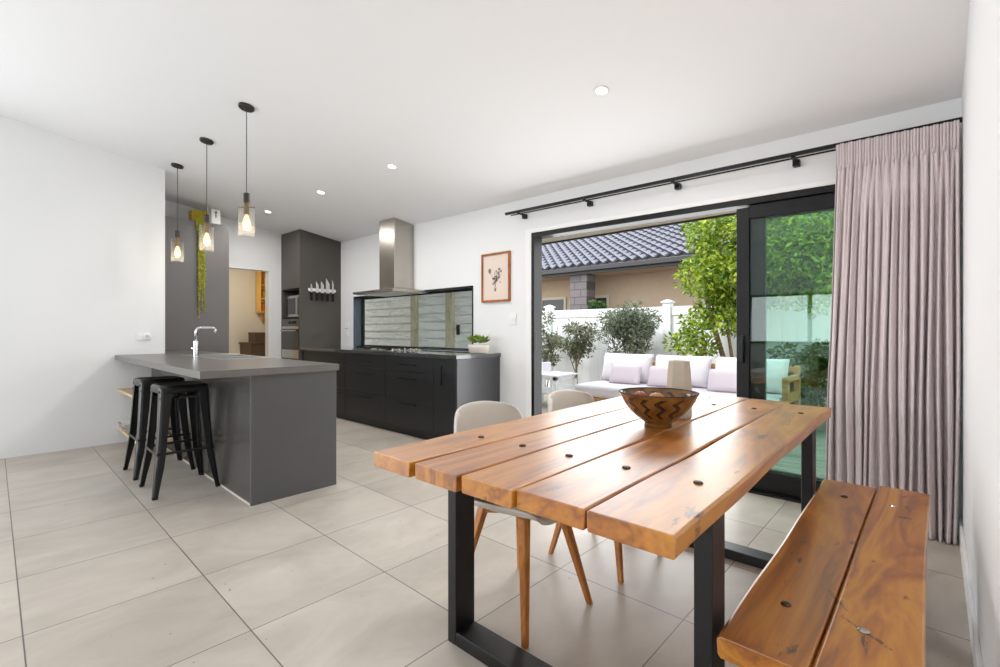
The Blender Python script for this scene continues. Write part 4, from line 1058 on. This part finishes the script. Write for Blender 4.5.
# neighbour's house
nb=thing('neighbour_house','tan neighbouring house with dark tiled roof behind the white fence','house',(-6,11,-.075))
NY=10.0; NZ=2.62
m=MB(); m.box(-18,6,10.9,11.1,-.075,2.62); obj('wall',m,M['nwall'],nb)
m=MB(); m.box(-18,6,NY+.02,10.9,NZ-.03,NZ); obj('soffit',m,M['nwall'],nb)
m=MB(); m.box(-18,6,NY-.02,NY+.02,NZ-.05,NZ+.22); m.box(-18,6,NY-.13,NY-.02,NZ+.02,NZ+.13); obj('gutter',m,M['gutter'],nb,bevel=.008)
# roof of wavy tiles in stepped courses
pitch=math.tan(math.radians(24)); vs=[];fs=[]
xs=[]; x=-17.5
while x<5.5: xs.append(x); x+=.0417
nx=len(xs)
rows=[]
cs=.30
for c in range(21):
    for f,lift in ((.22,.0),(0,.062)):
        s=(c+f)*cs
        rows.append((s,lift,c))
for s,lift,c in rows:
    for x in xs:
        t=(x/.25)%1.0
        wv=.055*(math.sin(PI*min(1,t/.62)) if t<.62 else -.35*math.sin(PI*(t-.62)/.38))
        yy=NY-.10+s*math.cos(math.radians(24)); zz=NZ+.13+s*math.sin(math.radians(24))+wv+lift
        vs.append((x,yy,zz))
for j in range(len(rows)-1):
    for i in range(nx-1): fs.append((j*nx+i,j*nx+i+1,(j+1)*nx+i+1,(j+1)*nx+i))
mesh_obj('roof',vs,fs,M['roof'],nb)
m=MB(); m.box(-6.86,-6.36,10.05,10.45,-.075,NZ-.03); obj('pillar',m,M['block'],nb)
for x0,x1,z0,z1 in ((-8.45,-7.55,.9,2.12),(-7.42,-6.2,.3,2.10),(-3.85,-2.6,.9,2.25),(-1.2,.4,.9,2.2)):
    m=MB(); e=.07; y0_,y1_=10.86,10.93
    m.box(x0,x0+e,y0_,y1_,z0,z1); m.box(x1-e,x1,y0_,y1_,z0,z1); m.box(x0+e,x1-e,y0_,y1_,z1-e,z1); m.box(x0+e,x1-e,y0_,y1_,z0,z0+e)
    wf=obj('window',m,M['brickp'],nb)
    p=obj('pane',MB().box(x0+e,x1-e,10.88,10.90,z0+e,z1-e),M['glassd'],None); wl=p.location.copy(); p.parent=wf; p.location=wl-world_loc(wf)

# ------------------------------------------------------------------ plants
def leaves(name,parent,mt,ells,n,size,rnd,asp=.5,shell=.55,droop=.2):
    vs=[];fs=[]
    tot=sum(e[3]*e[4]*e[5] for e in ells)
    for (cx_,cy_,cz_,rx,ry_,rz_) in ells:
        k=max(8,int(n*(rx*ry_*rz_)/tot))
        for _ in range(k):
            u=rnd.uniform(-1,1); a=rnd.uniform(0,2*PI); r=shell+(1-shell)*rnd.random()**.5 if rnd.random()<.8 else rnd.random()
            q=math.sqrt(1-u*u); d=Vector((q*math.cos(a),q*math.sin(a),u))
            p=Vector((cx_+rx*r*d.x,cy_+ry_*r*d.y,cz_+rz_*r*d.z))
            dirv=(d*.6+Vector((rnd.uniform(-1,1),rnd.uniform(-1,1),rnd.uniform(-1,.8)))).normalized(); 
            sd=dirv.cross(Vector((rnd.uniform(-1,1),rnd.uniform(-1,1),rnd.uniform(-1,1)))).normalized()
            L=size*rnd.uniform(.7,1.3); w=L*asp*.5
            nrm=dirv.cross(sd)*L*.10
            i=len(vs)
            vs+= [p,p+dirv*L*.45+sd*w+nrm,p+dirv*L,p+dirv*L*.45-sd*w+nrm]
            fs.append((i,i+1,i+2,i+3))
    return mesh_obj(name,[tuple(v) for v in vs],fs,mt,parent)
def plant(name,label,cat,base,stems,ells,n,size,mt,bark,seed,asp=.5,shell=.5,grp=None):
    rnd=random.Random(seed)
    t=thing(name,label,cat,base,group=grp)
    m=MB()
    for st in stems:
        pts,r0=st; k=len(pts)
        m.tube(pts,[r0*(1-.65*i/(k-1)) for i in range(k)],7)
    obj('stems',m,bark,t,smooth=True)
    leaves('foliage',t,mt,ells,n,size,rnd,asp,shell)
    return t
def ell_cloud(rnd,c,R,k,r0,r1):
    out=[]
    for _ in range(k):
        u=rnd.uniform(-1,1); a=rnd.uniform(0,2*PI); q=math.sqrt(1-u*u); f=rnd.uniform(.35,.85)
        rr_=rnd.uniform(r0,r1)
        out.append((c[0]+R[0]*f*q*math.cos(a),c[1]+R[1]*f*q*math.sin(a),c[2]+R[2]*f*u,rr_,rr_,rr_*.8))
    return out
G=-.075
rn=random.Random(4)
# big green tree behind the right half of the sofa
bx_,by_=-1.98,6.95
stems=[]
for (dx,dz) in ((-.55,2.2),(-.6,2.5),(-.25,2.6),(.1,2.6),(.5,2.4),(-.62,1.6)):
    stems.append(([(bx_+dx*.05,by_,G),(bx_+dx*.22,by_+.03,.55),(bx_+dx*.55,by_-.02,1.25),(bx_+dx,by_,dz)],.034))
ells=ell_cloud(rn,(-1.95,6.9,2.12),(.88,.6,.78),30,.20,.36)+ell_cloud(rn,(-1.15,6.9,2.0),(.8,.5,.62),22,.2,.34)+ell_cloud(rn,(-2.2,6.8,1.35),(.55,.4,.35),9,.14,.24)+ell_cloud(rn,(-2.55,6.8,.95),(.42,.3,.22),7,.12,.2)+ell_cloud(rn,(-1.7,6.9,2.75),(.45,.3,.25),6,.14,.22)
plant('tree','leafy bright green tree rising behind the right end of the outdoor sofa','tree',(bx_,by_,G),stems,ells,19000,.08,M['leaf'],M['bark'],31,.5,.45)
# olive bush behind the sofa
ells=ell_cloud(rn,(-3.62,6.98,1.25),(.52,.34,.46),26,.13,.22)+ell_cloud(rn,(-3.6,6.98,.8),(.45,.3,.3),10,.12,.2)
stems=[([(-3.62,6.98,G),(-3.62+dx*.4,6.98,.5),(-3.62+dx,6.98,1.2)],.022) for dx in (-.35,-.1,.18,.4)]
plant('shrub','dense grey-green olive bush behind the left end of the outdoor sofa','shrub',(-3.62,6.98,G),stems,ells,7000,.06,M['olive'],M['dkbark'],32,.35,.3,'shrubs along the white fence')
# two sparse shrubs on the left
ells=ell_cloud(rn,(-4.72,7.1,1.05),(.34,.3,.5),22,.09,.16)
stems=[([(-4.7,7.1,G),(-4.71,7.1,.6),(-4.7,7.1,1.35)],.026)]+[([(-4.7,7.1,.35+.15*k),(-4.7+dx*.5,7.1,.7+.15*k),(-4.7+dx,7.1,1.05+.12*k)],.010) for k,dx in enumerate((-.3,.28,-.25,.22))]
plant('shrub','sparse shrub with a bare brown trunk, between side table and olive bush','shrub',(-4.7,7.1,G),stems,ells,1700,.066,M['grey'],M['bark'],33,.45,.2,'shrubs along the white fence')
ells=ell_cloud(rn,(-5.45,7.1,.95),(.42,.3,.6),22,.09,.17)
stems=[([(-5.4,7.1,G),(-5.4+dx*.4,7.1,.5),(-5.4+dx,7.1,1.3)],.014) for dx in (-.35,-.05,.3)]
plant('shrub','sparse shrub by the left door jamb behind the white side table','shrub',(-5.4,7.1,G),stems,ells,2000,.066,M['grey'],M['bark'],34,.45,.2,'shrubs along the white fence')
# dark shrubs seen through the glass
ells=ell_cloud(rn,(-1.22,7.0,.55),(.45,.25,.48),20,.16,.26)
plant('shrub','low dark green shrub right of the outdoor sofa, seen through the glass','shrub',(-1.22,7.0,G),[([(-1.22,7.0,G),(-1.2,7.0,.3),(-1.2,7.0,.6)],.03)],ells,3600,.08,M['shrub'],M['dkbark'],35,.5,.35,'shrubs along the white fence')
ells=ell_cloud(rn,(-.55,6.85,.6),(.42,.3,.5),16,.16,.26)
plant('shrub','dark green shrub beside the curtain edge, seen through the glass','shrub',(-.55,6.85,G),[([(-.55,6.85,G),(-.54,6.85,.3),(-.55,6.85,.7)],.03)],ells,3000,.08,M['shrub'],M['dkbark'],36,.5,.35,'shrubs along the white fence')
# neighbour's flowering pot plant
ells=ell_cloud(rn,(-5.85,9.7,1.68),(.22,.18,.22),8,.1,.16)
np_=plant('potted_plant','neighbour\'s green pot plant beside the stone pillar above the fence','plant',(-5.85,9.7,G),[([(-5.85,9.7,1.3),(-5.84,9.7,1.5),(-5.85,9.7,1.75)],.015)],ells,700,.08,M['shrub'],M['dkbark'],37)
m=MB(); m.lathe([(.14,1.1),(.19,1.45),(.2,1.47),(.17,1.47)],20,(-5.85,9.7,0)); obj('pot',m,M['terracotta'],np_)
m=MB(); m.box(-6.15,-5.55,9.4,10.0,G,1.1); obj('pedestal',m,M['block'],np_)

# ------------------------------------------------------------------ outdoor sofa
SX0,SX1,SY0,SY1=-3.68,-1.17,5.48,6.5
sf=thing('outdoor_sofa','long timber outdoor sofa with pale cushions on the deck','sofa',((SX0+SX1)/2,6.0,DK))
m=MB(); m.box(SX0+.05,SX1,SY0+.03,SY0+.06,.10,.27); m.box(SX0+.05,SX1,SY1-.05,SY1-.02,.10,.27); m.box(SX0+.05,SX0+.08,SY0+.06,SY1-.05,.10,.27); m.box(SX0+.08,SX1-.03,SY0+.06,SY1-.05,.20,.25)
obj('base',m,M['teak'],sf,bevel=.004)
for x in (SX0+.08,SX1-.1):
    for y in (SY0+.06,SY1-.12): obj('leg',MB().box(x,x+.07,y,y+.07,DK,.20),M['teak'],sf,bevel=.004)
m=MB(); m.box(SX1-.05,SX1+.01,SY0+.35,SY0+.42,DK,.62); m.box(SX1-.05,SX1+.01,SY1-.09,SY1-.02,DK,.75); m.box(SX1-.05,SX1+.01,SY0+.35,SY1-.02,.60,.65); m.box(SX1-.04,SX1,SY0+.42,SY1-.09,.36,.46)
obj('armrest',m,M['teak'],sf,bevel=.004)
m=MB()
for z in (.40,.54,.66): m.box(SX0+.08,SX1-.05,SY1-.04,SY1-.02,z,z+.07)
m.box(SX0+.06,SX0+.12,SY1-.05,SY1-.0,.2,.74)
obj('back_rail',m,M['teak'],sf,bevel=.004)
def cushion(m,c,sx,sy,sz,tilt=0,rz=0,pw=5.0,n=14):
    R=Matrix.Rotation(rz,3,'Z')@Matrix.Rotation(tilt,3,'X')
    def face(s):
        def P(u,v):
            a=-1+2*u; b=-1+2*v
            e=max(0,(1-abs(a)**pw)*(1-abs(b)**pw))**.5
            k=1-.035*(1-abs(a)**2)*abs(b)**8; l=1-.035*(1-abs(b)**2)*abs(a)**8
            return Vector(c)+R@Vector((a*sx*l, s*sy*e, b*sz*k))
        return P
    m.grid(face(1),n,n); m.grid(face(-1),n,n)
    bmesh.ops.remove_doubles(m.bm,verts=m.bm.verts,dist=.0005)
    return m
for a,b in ((SX0,-2.43),(-2.41,SX1-.06)):
    m=MB(); 
    def P(u,v): pass
    m.box(a,b,SY0,SY1-.2,.27,.425); o=obj('seat_cushion',m,M['fabric'],sf,bevel=.045,segs=4)
for xc,w,lb in ((-3.29,.395,'left-hand back cushion leaning on the outdoor sofa'),(-2.49,.385,'middle back cushion on the outdoor sofa, directly behind the vase'),(-1.66,.42,'right-hand back cushion on the outdoor sofa, partly behind the door stile')):
    m=cushion(MB(),(xc,6.27,.626),w,.12,.215,tilt=math.radians(-16)); 
    tag(obj('back_cushion',m,M['fabric'],smooth=True),lb,'cushion','back cushions on the outdoor sofa')
for xc,yc,w,lb in ((-3.18,6.02,.23,'small blush pillow at the left end of the outdoor sofa'),(-2.62,6.03,.22,'small blush pillow beside the vase, in the middle of the outdoor sofa'),(-1.83,6.02,.23,'small blush pillow on the outdoor sofa just left of the door stile')):
    m=cushion(MB(),(xc,yc,.555),w,.07,.145,tilt=math.radians(-20),rz=math.radians(4),n=12)
    tag(obj('throw_pillow',m,M['pink'],smooth=True),lb,'pillow','small pillows on the outdoor sofa')

# white side table with a candle
stb=thing('side_table','low white slatted outdoor side table left of the sofa','side table',(-4.55,6.05,DK),rz=0)
m=MB()
for k in range(7): m.box(-4.93+.0,-4.17,5.75+k*.087,5.75+k*.087+.075,.465,.49)
m.box(-4.91,-4.19,5.77,5.80,.41,.465); m.box(-4.91,-4.19,6.31,6.34,.41,.465); m.box(-4.91,-4.88,5.8,6.31,.41,.465); m.box(-4.22,-4.19,5.8,6.31,.41,.465)
obj('top',m,M['fence'],stb,bevel=.003)
for x in (-4.91,-4.25):
    for y in (5.77,6.28): obj('leg',MB().box(x,x+.06,y,y+.06,DK,.465),M['fence'],stb,bevel=.003)
m=MB()
for k in range(6): m.box(-4.90,-4.20,5.79+k*.09,5.79+k*.09+.075,.20,.222)
obj('lower_shelf',m,M['fence'],stb)
cd=thing('candle','white pillar candle on the outdoor side table','candle',(-4.63,6.12,.49))
m=MB(); m.lathe([(.075,0),(.075,.155),(.068,.16),(.06,.155)],24,(0,0,.0005)); obj('wax',m,M['fabric'],cd,world=False)
m=MB(); m.tube([(0,0,.15),(.002,0,.178)],.003,6); obj('wick',m,M['gap'],cd,world=False)

# ------------------------------------------------------------------ light
wd=bpy.data.worlds.new('sky'); S.world=wd; wd.use_nodes=True; nt=wd.node_tree
bg=nt.nodes['Background']; bg.inputs['Strength'].default_value=3.0
tc=nt.nodes.new('ShaderNodeTexCoord'); sp=nt.nodes.new('ShaderNodeSeparateXYZ'); nt.links.new(tc.outputs['Generated'],sp.inputs[0])
r=nt.nodes.new('ShaderNodeValToRGB'); e=r.color_ramp.elements; e[0].position=.0; e[0].color=(1,.98,.95,1); e[1].position=.7; e[1].color=(.78,.88,1.0,1)
nt.links.new(sp.outputs['Z'],r.inputs[0]); nt.links.new(r.outputs[0],bg.inputs['Color'])
sun=bpy.data.lights.new('sun','SUN'); sun.energy=3.2; sun.angle=math.radians(18); sun.color=(1,.975,.94)
so=bpy.data.objects.new('sun',sun); COL.objects.link(so)
so.rotation_euler=Vector((.5,.75,-1)).to_track_quat('-Z','Y').to_euler()
# fill lamp added at the rear glazing, tilted up to brighten the ceiling
ld=bpy.data.lights.new('rear_fill','AREA'); ld.shape='RECTANGLE'; ld.size=5.0; ld.size_y=1.05; ld.energy=40; ld.color=(.86,.93,1)
lo=bpy.data.objects.new('rear_fill',ld); COL.objects.link(lo); lo.location=((wx0+wx1)/2,YR-.03,1.43); lo.rotation_euler=(math.radians(90+18),0,0)
# fill lamp added in the made-up left wall door, tilted slightly up
ld=bpy.data.lights.new('side_fill','AREA'); ld.shape='RECTANGLE'; ld.size=2.2; ld.size_y=2.8; ld.energy=84; ld.color=(.86,.93,1)
lo=bpy.data.objects.new('side_fill',ld); COL.objects.link(lo); lo.location=(XL-.04,-2.4,1.17); lo.rotation_euler=(0,math.radians(-90-8),0)
# daylight through the sliding door
ld=bpy.data.lights.new('door_daylight','AREA'); ld.shape='RECTANGLE'; ld.size=1.85; ld.size_y=2.0; ld.energy=44; ld.color=(.98,.99,1)
lo=bpy.data.objects.new('door_daylight',ld); COL.objects.link(lo); lo.location=(-2.0,WO+.12,1.1); lo.rotation_euler=(math.radians(-90),0,0)
# unseen lamp added to light the scullery
ld=bpy.data.lights.new('scullery_fill','AREA'); ld.shape='DISK'; ld.size=.2; ld.energy=12; ld.color=(1,.93,.8)
lo=bpy.data.objects.new('scullery_fill',ld); COL.objects.link(lo); lo.location=(-8.4,2.7,2.48)

# ------------------------------------------------------------------ camera
cam=bpy.data.cameras.new('camera'); co=bpy.data.objects.new('camera',cam); COL.objects.link(co)
cam.sensor_width=36; cam.lens=36*470/1000; cam.shift_y=-.0025; cam.clip_start=.02
co.location=(0,0,1.16); co.rotation_euler=(math.radians(90),0,math.atan2(434.8,470))
S.camera=co
vs_=S.view_settings; S.display_settings.display_device='sRGB'
vs_.view_transform='Standard'; vs_.look='None'; vs_.gamma=1; vs_.use_curve_mapping=False; vs_.exposure=-0.02
S.cycles.use_denoising=True
S.cycles.max_bounces=12; S.cycles.diffuse_bounces=6; S.cycles.transparent_max_bounces=16
